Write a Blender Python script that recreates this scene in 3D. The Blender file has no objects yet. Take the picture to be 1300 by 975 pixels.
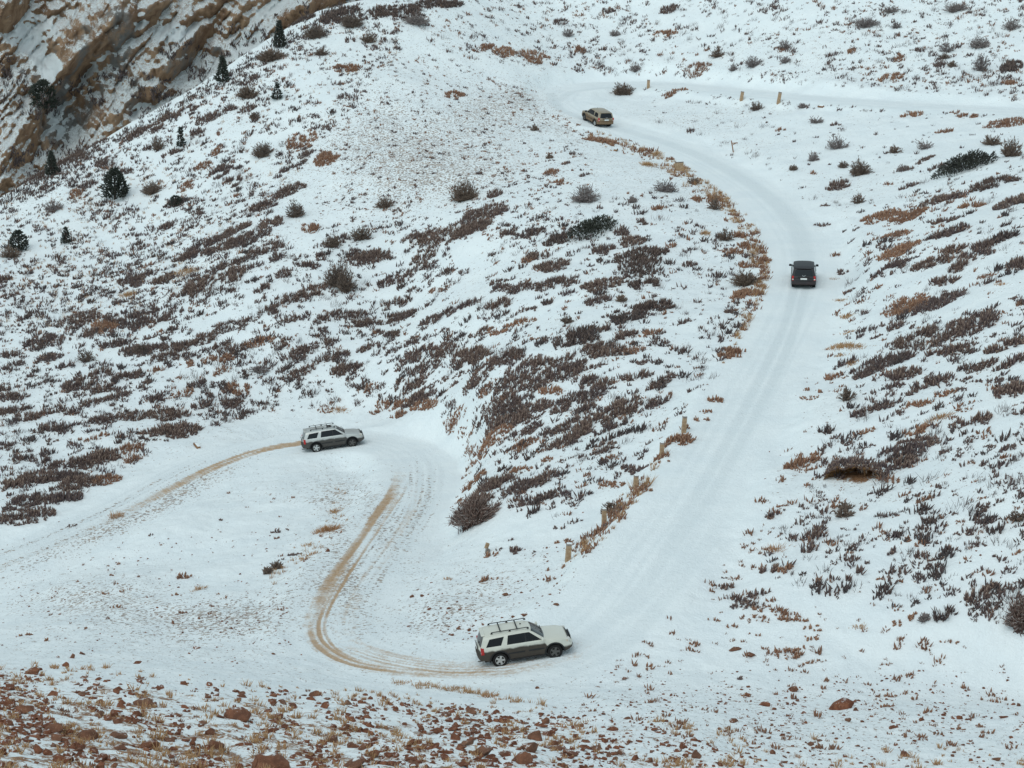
import bpy, bmesh, math, random
import numpy as np
from mathutils import Vector, Matrix, Euler

random.seed(7)
rng = np.random.default_rng(7)
S = bpy.context.scene
COL = S.collection
R = math.radians

# ------------------------------------------------------------------ camera
CAM_Z = 48.0
FPX = 2600.0
PITCH = R(14.0)
cp, sp = math.cos(PITCH), math.sin(PITCH)
cam_data = bpy.data.cameras.new('camera')
cam_data.sensor_width = 36.0
cam_data.lens = 36.0 * FPX / 1300.0
cam_data.clip_start = 0.5
cam_data.clip_end = 3000.0
cam = bpy.data.objects.new('camera', cam_data)
COL.objects.link(cam)
cam.location = (0, 0, CAM_Z)
cam.rotation_euler = (math.pi / 2 - PITCH, 0, 0)
S.camera = cam


def ray(u, v):
    """Direction of sight through a point of the photograph (1300 x 975)."""
    u = np.asarray(u, float); v = np.asarray(v, float)
    x = (u - 650.0) / FPX; y = -(v - 487.5) / FPX
    return np.stack([x, cp + y * sp, -sp + y * cp], -1)


def project(P):
    P = np.asarray(P, float)
    x, y, z = P[..., 0], P[..., 1], P[..., 2] - CAM_Z
    t = y * cp - z * sp
    up = y * sp + z * cp
    return 650 + FPX * x / t, 487.5 - FPX * up / t, t


# ------------------------------------------------------------------ noise
def _hash(ix, iy, iz, seed):
    h = (ix.astype(np.int64) * 374761393 + iy.astype(np.int64) * 668265263 + iz.astype(np.int64) * 2147483647 + seed * 974634777) & 0xffffffff
    h = ((h ^ (h >> 13)) * 1274126177) & 0xffffffff
    h = ((h ^ (h >> 16)) * 2246822519) & 0xffffffff
    return ((h ^ (h >> 15)) & 0xffff).astype(np.float32) / 65535.0


def vnoise(x, y, z=None, seed=0):
    x = np.asarray(x, np.float64); y = np.asarray(y, np.float64)
    flat = z is None
    z = np.zeros_like(x) if flat else np.asarray(z, np.float64)
    x0 = np.floor(x); y0 = np.floor(y); z0 = np.floor(z)
    fx, fy, fz = (x - x0), (y - y0), (z - z0)
    fx = fx * fx * fx * (fx * (fx * 6 - 15) + 10); fy = fy * fy * fy * (fy * (fy * 6 - 15) + 10); fz = fz * fz * (3 - 2 * fz)
    def lay(dz):
        a = _hash(x0, y0, z0 + dz, seed); b = _hash(x0 + 1, y0, z0 + dz, seed)
        c = _hash(x0, y0 + 1, z0 + dz, seed); d = _hash(x0 + 1, y0 + 1, z0 + dz, seed)
        return (a + (b - a) * fx) * (1 - fy) + (c + (d - c) * fx) * fy
    l0 = lay(0)
    r = l0 if flat else l0 + (lay(1) - l0) * fz
    return r * 2 - 1


def fbm(x, y, z=None, seed=0, octv=4, gain=0.5):
    s = 0; a = 1.0; n = 0
    x = np.asarray(x, float); y = np.asarray(y, float)
    for i in range(octv):
        k = 2.03 ** i
        # turn each octave so that the lattice never lines up
        c, d = math.cos(i * 0.7 + .4), math.sin(i * 0.7 + .4)
        s = s + a * vnoise((x * c - y * d) * k + 17.3 * i, (x * d + y * c) * k - 9.1 * i, None if z is None else z * k, seed + i)
        n += a; a *= gain
    return s / n


def sstep(a, b, x):
    t = np.clip((x - a) / (b - a), 0, 1)
    return t * t * (3 - 2 * t)


# ------------------------------------------------------------------ lie of the land
def at_z(u, v, z):
    d = ray(u, v); return d * (z / d[2])
def at_d(u, v, dist):
    d = ray(u, v); return d * (dist / d[1])

# road centre line: photo point and height below the viewer
ROAD_PTS = [(-170, 800, -46.4), (0, 730, -45.3), (100, 682, -44.7), (180, 640, -44.3), (250, 603, -43.9), (330, 575, -43.5), (422, 560, -43.1),
            (480, 562, -42.8), (522, 577, -42.5), (535, 605, -41.9), (518, 645, -41.3), (487, 692, -40.5), (455, 738, -39.5), (436, 778, -38.7),
            (440, 808, -38.1), (480, 831, -37.6), (560, 843, -37.1), (662, 838, -36.6), (725, 818, -36.3), (785, 760, -35.7), (826, 700, -35.1),
            (872, 640, -34.6), (930, 540, -33.6), (975, 460, -32.8), (1006, 400, -32.0), (1022, 350, -31.3), (1008, 296, -30.4),
            (960, 245, -29.3), (885, 200, -28.2), (815, 172, -27.3), (757, 153, -26.4), (724, 139, -25.7), (712, 126, -25.2), (728, 114, -24.8),
            (775, 107, -24.5), (850, 108, -24.3), (1000, 122, -24.15), (1150, 133, -24.0), (1300, 142, -23.8), (1480, 160, -23.5)]
RP = np.array([at_z(*p) for p in ROAD_PTS])

def catmull(P, step=0.8):
    out = []
    n = len(P)
    for i in range(n - 1):
        p0 = P[max(i - 1, 0)]; p1 = P[i]; p2 = P[i + 1]; p3 = P[min(i + 2, n - 1)]
        L = max(2, int(np.linalg.norm(p2 - p1) / step))
        t = np.linspace(0, 1, L, endpoint=False)[:, None]
        out.append(0.5 * ((2 * p1) + (-p0 + p2) * t + (2 * p0 - 5 * p1 + 4 * p2 - p3) * t ** 2 + (-p0 + 3 * p1 - 3 * p2 + p3) * t ** 3))
    out.append(P[-1:])
    return np.concatenate(out)
ROAD = catmull(RP)

ctrl = [p for p in RP]
for (u, v, d) in [
    # foreground rubble slope
    (0, 975, 45), (0, 900, 58), (0, 845, 80), (150, 975, 48), (150, 850, 82), (300, 975, 52), (300, 900, 69), (300, 862, 80), (480, 975, 55), (480, 880, 82),
    (650, 975, 58), (650, 905, 79), (650, 872, 87), (850, 975, 62), (850, 900, 81), (1000, 975, 66), (1000, 905, 83), (1000, 855, 90), (1000, 820, 92.5),
    (1300, 975, 69), (1300, 905, 83), (1300, 855, 90), (1150, 850, 90.5), (-200, 975, 42), (-200, 850, 78), (1500, 975, 70), (1500, 860, 88),
    # gully behind it
    (0, 805, 104), (0, 770, 118), (150, 800, 104), (150, 740, 119), (300, 805, 101), (250, 760, 111), (300, 700, 125), (220, 670, 132), (350, 640, 137), (430, 620, 140), (400, 690, 122.5), (350, 780, 105),
    # inside of the lower bend
    (560, 760, 104), (600, 720, 112), (640, 760, 104.5), (560, 690, 121), (640, 700, 113.5), (700, 720, 108), (600, 800, 98.5),
    # slope between the two roads
    (600, 655, 122), (620, 610, 131), (700, 600, 125), (760, 640, 116), (600, 560, 142), (700, 500, 141), (800, 500, 135), (600, 480, 152), (600, 400, 166), (700, 400, 158),
    (800, 400, 153), (900, 400, 149), (850, 450, 142), (700, 300, 178), (800, 300, 175), (900, 300, 173), (850, 245, 190), (600, 300, 184), (600, 200, 208), (700, 200, 206), (780, 215, 200), (690, 155, 224), (650, 125, 232), (600, 110, 236),
    (500, 520, 162), (500, 480, 165), (560, 530, 152),
    # left hillside
    (0, 650, 142), (100, 610, 149), (200, 570, 155), (0, 600, 152), (0, 500, 170), (0, 400, 188), (0, 320, 206), (200, 500, 167), (200, 400, 184), (200, 300, 205), (200, 200, 224), (300, 500, 168), (350, 400, 178),
    (350, 300, 194), (400, 200, 213), (500, 400, 178), (500, 300, 191), (500, 200, 209), (500, 100, 232), (300, 100, 237), (100, 250, 218), (450, 50, 243), (550, 50, 245), (550, 0, 256), (600, 60, 246),
    (700, 60, 256), (800, 70, 254), (-200, 500, 172), (-200, 400, 190), (-200, 620, 150), (-200, 720, 133),
    # slope over the upper road
    (700, 0, 268), (900, 60, 252), (900, 0, 264), (1000, 60, 244), (1000, 0, 256), (1150, 60, 238), (1150, 0, 250), (1300, 70, 231), (1300, 0, 244), (900, -120, 284), (1300, -120, 265), (1100, -120, 274), (600, -120, 286),
    (1500, 0, 240), (1500, 60, 228),
    # right-hand hill
    (1000, 200, 204), (1080, 230, 192), (1000, 160, 216), (1100, 160, 211), (1200, 165, 206), (1080, 300, 170), (1120, 300, 166), (1120, 400, 143), (1080, 480, 131), (1100, 600, 111.6), (1040, 600, 113.5), (1000, 680, 104.6), (1000, 740, 98), (930, 740, 100), (900, 790, 95.5),
    (1200, 220, 184), (1200, 300, 155), (1200, 400, 135), (1200, 500, 120), (1200, 600, 107.6), (1150, 700, 99.5), (1300, 200, 180), (1300, 300, 147), (1300, 400, 128.6), (1300, 500, 114.8), (1300, 600, 103.2), (1300, 700, 96.5), (1200, 780, 93.5), (1300, 790, 92),
    (1500, 200, 172), (1500, 300, 141), (1500, 400, 123), (1500, 500, 109), (1500, 600, 98), (1500, 700, 92.5), (1500, 780, 90),
]:
    ctrl.append(at_d(u, v, d))
# ground near the viewer, and the fall into the ravine behind the left-hand ridge
for (x, y, z) in [(0, 0, -1.7), (-12, 4, -3.2), (12, 4, -3.2), (0, 15, -8.6), (0, 30, -15.9), (-12, 30, -15.4), (12, 30, -16.2), (-40, 30, -14), (40, 30, -17), (-40, 5, -2), (40, 5, -4), (0, -15, 4)]:
    ctrl.append(np.array([x, y, z], float))
for (u, v, dd) in [(0, 252, 226), (-200, 330, 216), (100, 195, 232), (200, 138, 238), (300, 75, 246), (400, 15, 254)]:
    p = at_d(u, v, dd); ctrl.append(p)
    for e, fall in ((12, 9.0), (26, 22.0), (45, 36.0)):
        ctrl.append(np.array([p[0] * (1 + e / dd) - e * .35, p[1] + e, p[2] - fall]))
for (x, y, z) in [(-160, 60, -40), (-160, 120, -46), (-160, 200, -40), (160, 60, -30), (160, 120, -24), (160, 200, -18), (-8, 300, -3), (-45, 300, -50), (-32, 285, -34), (60, 310, 2), (140, 300, 4), (0, 420, 30), (120, 420, 34), (-160, 330, -75), (-110, 330, -62), (-70, 330, -72), (-35, 330, -40), (-160, 420, -60), (-90, 420, -20)]:
    ctrl.append(np.array([x, y, z], float))
CT = np.array(ctrl)
_n = len(CT)
def _tps(r2):
    return np.where(r2 > 1e-9, r2 * np.log(np.maximum(r2, 1e-9)) * .5, 0)
_sc = 50.0
_A = CT[:, :2] / _sc
_K = _tps(((_A[:, None] - _A[None]) ** 2).sum(-1)) + np.eye(_n) * 2e-4
_Pm = np.concatenate([np.ones((_n, 1)), _A], 1)
_M = np.block([[_K, _Pm], [_Pm.T, np.zeros((3, 3))]])
_W = np.linalg.solve(_M, np.concatenate([CT[:, 2], np.zeros(3)]))

def tps_height(x, y):
    x = x.ravel() / _sc; y = y.ravel() / _sc
    out = np.empty(x.shape)
    for i in range(0, len(x), 20000):
        a = x[i:i + 20000, None] - _A[None, :, 0]; b = y[i:i + 20000, None] - _A[None, :, 1]
        out[i:i + 20000] = _tps(a * a + b * b) @ _W[:_n] + _W[_n] + x[i:i + 20000] * _W[_n + 1] + y[i:i + 20000] * _W[_n + 2]
    return out

# ------------------------------------------------------------------ ground sheet: a fan of vertices, finest where the picture looks
az = np.concatenate([np.linspace(-40, -16.6, 60), np.linspace(-16.5, 16.5, 760), np.linspace(16.6, 40, 60)]) * math.pi / 180
rr = np.concatenate([np.linspace(1.0, 39, 50), 39.3 * np.exp(np.linspace(0, math.log(272 / 39.3), 1180)), np.linspace(272.6, 430, 90)])
NC, NR = len(az), len(rr)
GX = (rr[:, None] * np.sin(az)[None]); GY = (rr[:, None] * np.cos(az)[None])
# smooth base on a coarser fan, then bicubic-free linear upsampling along both axes of the fan
sub_r = np.unique(np.concatenate([np.arange(0, NR, 4), [NR - 1]])); sub_a = np.unique(np.concatenate([np.arange(0, NC, 4), [NC - 1]]))
hb = tps_height(GX[np.ix_(sub_r, sub_a)], GY[np.ix_(sub_r, sub_a)]).reshape(len(sub_r), len(sub_a))
tmp = np.stack([np.interp(np.arange(NR), sub_r, hb[:, j]) for j in range(len(sub_a))], 1)
GZ = np.stack([np.interp(np.arange(NC), sub_a, tmp[i]) for i in range(NR)], 0)

# distance to the road for every vertex (chunked), its height there and the side
def nearest_on(line, X, Y, maxd=14.0):
    X = X.ravel(); Y = Y.ravel()
    D = np.full(X.shape, 99.0, np.float32); I = np.zeros(X.shape, np.int32)
    lo = line[:, :2].min(0) - maxd; hi = line[:, :2].max(0) + maxd
    idx = np.nonzero((X > lo[0]) & (X < hi[0]) & (Y > lo[1]) & (Y < hi[1]))[0]
    lx = line[:, 0].astype(np.float32); ly = line[:, 1].astype(np.float32)
    for i in range(0, len(idx), 20000):
        k = idx[i:i + 20000]
        d2 = (X[k, None].astype(np.float32) - lx) ** 2 + (Y[k, None].astype(np.float32) - ly) ** 2
        j = d2.argmin(1); D[k] = np.sqrt(d2[np.arange(len(k)), j]); I[k] = j
    # slide along the line's direction to the true foot point
    T = np.gradient(line, axis=0); L2 = np.hypot(T[:, 0], T[:, 1]); T = T / L2[:, None]
    dx = X - line[I, 0]; dy = Y - line[I, 1]
    st = np.clip(dx * T[I, 0] + dy * T[I, 1], -1.2, 1.2)
    D = np.where(D < 90, np.sqrt(np.maximum((dx * dx + dy * dy) - st * st, 0)), D)
    nearest_on.dz = np.where(D < 90, st * T[I, 2], 0)
    return D, I
rd, ri = nearest_on(ROAD, GX, GY)
rdz = nearest_on.dz.reshape(NR, NC); rd = rd.reshape(NR, NC); ri = ri.reshape(NR, NC)
s_road = np.linspace(0, 1, len(ROAD))
HW = 2.7 + 0.5 * np.interp(np.arange(len(ROAD)), [0, len(ROAD)], [0, 0])
half = np.full(len(ROAD), 2.75)
road_z = ROAD[ri, 2] + rdz
_near = np.nonzero((rd < 9).ravel())[0]          # soft average of the road's height near each point, so that tight bends leave no seam
_x, _y = GX.ravel()[_near].astype(np.float32), GY.ravel()[_near].astype(np.float32); _zz = np.empty(len(_near))
_lx, _ly, _lz = [ROAD[:, q].astype(np.float32) for q in range(3)]
for _i in range(0, len(_near), 20000):
    _d2 = (_x[_i:_i + 20000, None] - _lx) ** 2 + (_y[_i:_i + 20000, None] - _ly) ** 2
    _w = np.exp(-(_d2 - _d2.min(1, keepdims=True)) / 5.0); _zz[_i:_i + 20000] = (_w * _lz).sum(1) / _w.sum(1)
road_z = road_z.ravel(); road_z[_near] = _zz; road_z = road_z.reshape(NR, NC)
wob = 0.45 * fbm(GX * .35, GY * .35, seed=3)
road_w = 1 - sstep(2.5, 5.2, rd + wob)
GZ = GZ * (1 - road_w) + road_z * road_w
ROADM = rd + wob < 2.9                       # vertices that belong to the road
off = sstep(2.4, 4.0, rd + wob)
pu, pv, _ = project(np.stack([GX, GY, GZ + CAM_Z], -1))
fore = sstep(815, 905, pv - 0.045 * (pu - 0)) * (rr[:, None] < 100)
nz = (0.34 * fbm(GX * .13, GY * .13, seed=11, octv=2) + 0.13 * fbm(GX * .45, GY * .45, seed=12, octv=3) + 0.05 * fbm(GX * 1.6, GY * 1.6, seed=13, octv=2))
GZ = GZ + off * nz + 0.012 * fbm(GX * 2.5, GY * 2.5, seed=15, octv=2)
GZ = GZ + fore * (0.16 * fbm(GX * .8, GY * .8, seed=21, octv=4) + 0.05 * np.abs(fbm(GX * 2.7, GY * 2.7, seed=22, octv=2)))
# low snow bank along the outer edges of the road
GZ = GZ + 0.10 * np.exp(-((rd + wob - 3.3) / .5) ** 2) * (0.5 + 0.5 * fbm(GX * .6, GY * .6, seed=31))

# ------------------------------------------------------------------ what can be seen, and points on the ground under a photo point
TAN = GZ / rr[:, None]
TMAX = np.maximum.accumulate(TAN, 0)
VIS = TAN >= TMAX - 1e-4

def ground_at(u, v):
    """The point of the ground that the photograph shows at (u, v)."""
    d = ray(u, v)
    a = math.atan2(d[0], d[1]); te = d[2] / math.hypot(d[0], d[1])
    j = np.searchsorted(az, a) - 1
    j = int(np.clip(j, 0, NC - 2)); f = (a - az[j]) / (az[j + 1] - az[j])
    col = TMAX[:, j] if f < .5 else TMAX[:, j + 1]
    i = int(np.clip(np.searchsorted(col, te), 1, NR - 1))
    t0, t1 = col[i - 1], col[i]
    g = 0 if t1 - t0 < 1e-9 else (te - t0) / (t1 - t0)
    r = rr[i - 1] + (rr[i] - rr[i - 1]) * float(np.clip(g, 0, 1))
    x, y = r * math.sin(a), r * math.cos(a)
    return Vector((x, y, height(x, y)))

def height(x, y):
    """Ground height (world z) at x, y, vectorised or scalar."""
    sc = np.isscalar(x)
    x = np.atleast_1d(np.asarray(x, float)); y = np.atleast_1d(np.asarray(y, float))
    r = np.hypot(x, y); a = np.arctan2(x, y)
    i = np.clip(np.searchsorted(rr, r) - 1, 0, NR - 2); j = np.clip(np.searchsorted(az, a) - 1, 0, NC - 2)
    fi = np.clip((r - rr[i]) / (rr[i + 1] - rr[i]), 0, 1); fj = np.clip((a - az[j]) / (az[j + 1] - az[j]), 0, 1)
    z = (GZ[i, j] * (1 - fi) * (1 - fj) + GZ[i + 1, j] * fi * (1 - fj) + GZ[i, j + 1] * (1 - fi) * fj + GZ[i + 1, j + 1] * fi * fj) + CAM_Z
    return float(z[0]) if sc else z

def normal_at(x, y, e=0.6):
    return Vector((height(x - e, y) - height(x + e, y), height(x, y - e) - height(x, y + e), 2 * e)).normalized()

# ------------------------------------------------------------------ ground cover masks, kept as mesh attributes
PU, PV, _ = project(np.stack([GX, GY, GZ + CAM_Z], -1))
def blob(u, v, ru, rv, ang=0, p=2.0):
    c, s = math.cos(R(ang)), math.sin(R(ang))
    a = ((PU - u) * c - (PV - v) * s) / ru; b = ((PU - u) * s + (PV - v) * c) / rv
    return np.exp(-(np.abs(a) ** 2 + np.abs(b) ** 2) ** (p / 2))
def segdist_px(u, v, pts):
    best = np.full(u.shape, 1e9)
    for (a, b), (c, d) in zip(pts[:-1], pts[1:]):
        t = np.clip(((u - a) * (c - a) + (v - b) * (d - b)) / ((c - a) ** 2 + (d - b) ** 2), 0, 1)
        best = np.minimum(best, np.hypot(u - a - t * (c - a), v - b - t * (d - b)))
    return best
SOIL = np.zeros_like(GZ); GRIT = np.zeros_like(GZ); TRACK = np.zeros_like(GZ); PACK = np.zeros_like(GZ)
near = rr[:, None] < 110
fg_line = np.interp(PU, [-300, 0, 150, 300, 480, 650, 850, 1000, 1300, 1600], [822, 832, 845, 862, 876, 888, 902, 915, 930, 940])
depth_in = PV - fg_line
GRIT += .42 * sstep(3.0, 5.5, rd + wob) * (.55 + .9 * fbm(GX * .06, GY * .06, seed=71, octv=3)) * (PV < 640 - .0 * PU)
SOIL += near * sstep(-12, 40, depth_in) * np.interp(PU, [0, 500, 800, 1100, 1300], [.38, .37, .31, .24, .22])
SOIL += near * sstep(40, 110, depth_in) * np.interp(PU, [0, 500, 800, 1300], [.10, .08, .06, .10])
fgr = near * sstep(-75, -10, depth_in) * (1 - sstep(20, 60, depth_in))
GRIT += fgr * np.interp(PU, [0, 200, 450, 650, 800, 1000, 1200, 1300], [.30, .38, .30, .22, .40, .50, .45, .30])
for (u, v, a, b, g, w) in [(230, 785, 170, 32, -4, .75), (110, 750, 120, 34, 8, .55), (330, 770, 80, 26, 15, .5), (200, 648, 130, 12, 27, .60), (90, 690, 130, 12, 24, .60), (250, 608, 70, 11, 27, .60),
                          (640, 745, 110, 36, 18, .45), (560, 790, 80, 26, 5, .45), (385, 720, 36, 60, 30, .45), (560, 200, 110, 50, 20, .55), (640, 130, 70, 22, 10, .5), (480, 160, 70, 46, 20, .5), (700, 150, 50, 16, -35, .5),
                          (500, 650, 30, 70, 20, .35), (440, 700, 26, 80, 15, .45), (480, 660, 18, 70, 28, .55), (440, 745, 30, 60, 20, .5), (420, 640, 30, 40, 20, .35), (570, 740, 80, 60, 20, .3)]:
    GRIT += w * blob(u, v, a, b, g)
for (u, v, a, b, g, w) in [(596, 590, 12, 60, -8, .30), (585, 660, 30, 16, 0, .30), (1095, 603, 45, 13, 3, .75), (1060, 590, 20, 12, 0, .5), (720, 150, 40, 8, -35, .35), (430, 640, 12, 30, 15, .25)]:
    SOIL += w * blob(u, v, a, b, g)

def world_line(pts, step=.5):
    P = np.array([ground_at(u, v) for (u, v) in pts])
    L = catmull(P, step)
    return L
def paint(arr, pts, w_in, strength, fade=None, soft=.5, lanes=0, seed=0):
    """A wheel track: strength along the line, w_in metres half-width; fade = strengths at even steps along it."""
    L = world_line(pts)
    if lanes:                       # several narrow ruts side by side instead of one band
        rg_l = np.random.default_rng(seed + 10)
        T = np.gradient(L, axis=0)[:, :2]; T /= np.hypot(T[:, 0], T[:, 1])[:, None]; Nn = np.stack([-T[:, 1], T[:, 0]], 1)
        kk = np.ones(len(L)) if fade is None else np.interp(np.linspace(0, 1, len(L)), np.linspace(0, 1, len(fade)), fade)
        for li in range(lanes):
            o = (li - (lanes - 1) / 2) / max(1, lanes - 1) * 2 * w_in
            q = L.copy(); q[:, :2] += Nn * (o + .10 * fbm(np.arange(len(L)) * .05, np.zeros(len(L)) + li * 7.7, seed=seed))[:, None]
            d, i = nearest_on(q, GX, GY, 3.0); d = d.reshape(NR, NC); i = i.reshape(NR, NC)
            va = np.clip(.72 + .75 * fbm(np.arange(len(L)) * .045, np.zeros(len(L)) + li * 3.3, seed=seed + 3), .12, 1.15)
            wl = rg_l.uniform(.10, .20)
            arr[:] = np.maximum(arr, np.clip(strength * kk * va, 0, 1)[i] * (1 - sstep(wl * .4, wl * 1.7, d)))
        return
    d, i = nearest_on(L, GX, GY, 3.0)
    d = d.reshape(NR, NC); i = i.reshape(NR, NC)
    k = np.ones(len(L)) if fade is None else np.interp(np.linspace(0, 1, len(L)), np.linspace(0, 1, len(fade)), fade)
    arr[:] = np.maximum(arr, strength * k[i] * (1 - sstep(w_in * (1 - soft), w_in * (1 + soft), d)))
# brown dirt where the wheels cut through the snow
paint(TRACK, [(384, 562), (345, 568), (310, 578), (270, 594), (225, 616), (160, 650), (80, 688), (0, 722), (-60, 748)], .50, 1., [1.2, 1.2, 1.15, 1.05, .7, .35, .4, .45, .4], lanes=6, seed=1)
paint(TRACK, [(384, 572), (330, 584), (285, 600), (240, 622), (170, 662), (80, 704), (0, 740)], .40, .5, [.8, .8, .6, .4, .25, .3, .3], lanes=3, seed=2)
paint(TRACK, [(514, 590), (506, 620), (480, 660), (452, 700), (425, 738), (405, 775), (400, 800), (412, 822), (445, 840), (500, 850), (560, 853), (632, 848)], .50, 1.0, [.05, .6, .9, .85, .9, 1, 1.1, 1.1, 1, 1, .8, .25], lanes=5, seed=3)
paint(TRACK, [(536, 600), (528, 640), (505, 680), (478, 715), (452, 750), (436, 785), (438, 805), (465, 825), (520, 838), (600, 838)], .42, .62, [.02, .3, .55, .65, .6, .6, .8, .8, .7, .2], lanes=4, seed=4)
paint(TRACK, [(440, 822), (490, 838), (560, 849), (620, 849), (660, 845), (725, 826), (770, 800)], 1.0, .75, [.6, .9, 1, 1, .9, .6, .05], lanes=7, seed=5)
paint(TRACK, [(495, 600), (470, 650), (440, 700), (418, 740)], .30, .4, [.3, .7, .7, .3], lanes=3, seed=6)
paint(TRACK, [(531, 585), (526, 640), (503, 685), (473, 725), (450, 765), (440, 800)], .32, .75, [.1, .55, .8, .7, .6, .6], lanes=3, seed=14)
paint(GRIT, [(520, 578), (520, 625), (497, 672), (462, 722), (432, 770), (425, 800)], 1.3, .95, [.3, 1, 1, 1, 1, .8], lanes=7, seed=15)
paint(GRIT, [(552, 590), (550, 630), (528, 672), (500, 710), (478, 745)], .5, .8, [.2, .8, 1, .8, .2], lanes=3, seed=16)
paint(GRIT, [(330, 570), (250, 600), (150, 654), (60, 694), (-40, 734)], 1.6, .85, [.3, .9, 1, 1, 1], lanes=7, seed=17)
# pressed snow on the climb
for o in (-10, 8):
    paint(PACK, [(735, 815 + o * .3), (800, 765 + o * .4), (845, 705 + o * .3), (900 + o, 620), (950 + o, 530), (985 + o, 460), (1005 + o * .8, 410), (1018 + o * .8, 362)], .34, .8, [.5, .6, .7, .8, .9, 1, 1])
paint(PACK, [(1022, 330), (1012, 290), (975, 248), (900, 203), (830, 176), (770, 160)], .9, .7)
paint(PACK, [(500, 566), (535, 578), (549, 600), (540, 640), (515, 680), (490, 715), (470, 745)], .26, .8, [0, .4, .8, .8, .7, .4, 0])
paint(PACK, [(500, 572), (528, 588), (534, 610), (522, 645), (500, 680)], .26, .7, [0, .4, .7, .6, 0])
paint(PACK, [(712, 126), (730, 116), (780, 111), (850, 113), (1000, 129), (1150, 139), (1300, 147)], .6, .6)
paint(PACK, [(700, 120), (712, 138), (740, 150)], .6, .9)
for o in (-16, 14, 26):
    paint(PACK, [(740, 822 + o), (800, 790 + o), (860, 730 + o * .6), (910 + o, 650)], .3, .5, [.8, .8, .6, .2])
paint(PACK, [(335, 561), (250, 592), (150, 645), (60, 684), (-40, 724)], 1.5, 1.0, [.2, .8, 1, 1, 1], lanes=8, seed=12)
paint(TRACK, [(300, 572), (230, 604), (140, 655), (40, 696), (-40, 728)], 1.1, .42, [.2, .8, .9, .8, .6], lanes=5, seed=13)
# faint older wheel marks the whole length of the road
_up = [(np.interp(t, range(len(ROAD_PTS)), [p[0] for p in ROAD_PTS]), np.interp(t, range(len(ROAD_PTS)), [p[1] for p in ROAD_PTS])) for t in range(1, len(ROAD_PTS) - 1)]
paint(PACK, _up, 1.5, .34, None, lanes=5, seed=8)
paint(PACK, _up, .85, .34, None, lanes=2, seed=9)
GZ -= 0.045 * np.maximum(TRACK, PACK)

# ------------------------------------------------------------------ materials
def new_mat(name, rough=.8, spec=.25):
    m = bpy.data.materials.new(name); m.use_nodes = True
    nt = m.node_tree; b = nt.nodes['Principled BSDF']
    b.inputs['Roughness'].default_value = rough
    b.inputs['Specular IOR Level'].default_value = spec
    return m, nt, b
class N:
    """Small helper to wire shader nodes."""
    def __init__(s, nt): s.nt = nt
    def node(s, t, **kw):
        n = s.nt.nodes.new(t)
        for k, v in kw.items(): setattr(n, k, v)
        return n
    def put(s, sock, v):
        if isinstance(v, bpy.types.NodeSocket): s.nt.links.new(v, sock)
        elif v is not None: sock.default_value = v
    def math(s, op, a, b=None, c=None, clamp=False):
        n = s.node('ShaderNodeMath', operation=op, use_clamp=clamp)
        s.put(n.inputs[0], a); s.put(n.inputs[1], b)
        if c is not None: s.put(n.inputs[2], c)
        return n.outputs[0]
    def ramp(s, x, a, b, lo=0., hi=1.):
        n = s.node('ShaderNodeMapRange', interpolation_type='SMOOTHSTEP')
        s.put(n.inputs['Value'], x); s.put(n.inputs['From Min'], a); s.put(n.inputs['From Max'], b); s.put(n.inputs['To Min'], lo); s.put(n.inputs['To Max'], hi)
        return n.outputs[0]
    def noise(s, vec, scale, detail=3., rough=.55, dist=0.):
        n = s.node('ShaderNodeTexNoise'); s.put(n.inputs['Vector'], vec)
        n.inputs['Scale'].default_value = scale; n.inputs['Detail'].default_value = detail; n.inputs['Roughness'].default_value = rough; n.inputs['Distortion'].default_value = dist
        return n.outputs['Fac']
    def mix(s, f, a, b):
        n = s.node('ShaderNodeMix', data_type='RGBA')
        s.put(n.inputs[0], f); s.put(n.inputs[6], a); s.put(n.inputs[7], b)
        return n.outputs[2]
    def bump(s, h, dist, strength=1., nrm=None):
        n = s.node('ShaderNodeBump'); n.inputs['Distance'].default_value = dist; n.inputs['Strength'].default_value = strength
        s.put(n.inputs['Height'], h)
        if nrm is not None: s.put(n.inputs['Normal'], nrm)
        return n.outputs[0]
def c4(r, g, b): return (r, g, b, 1.)
SNOW = c4(.80, .835, .845)

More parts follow.
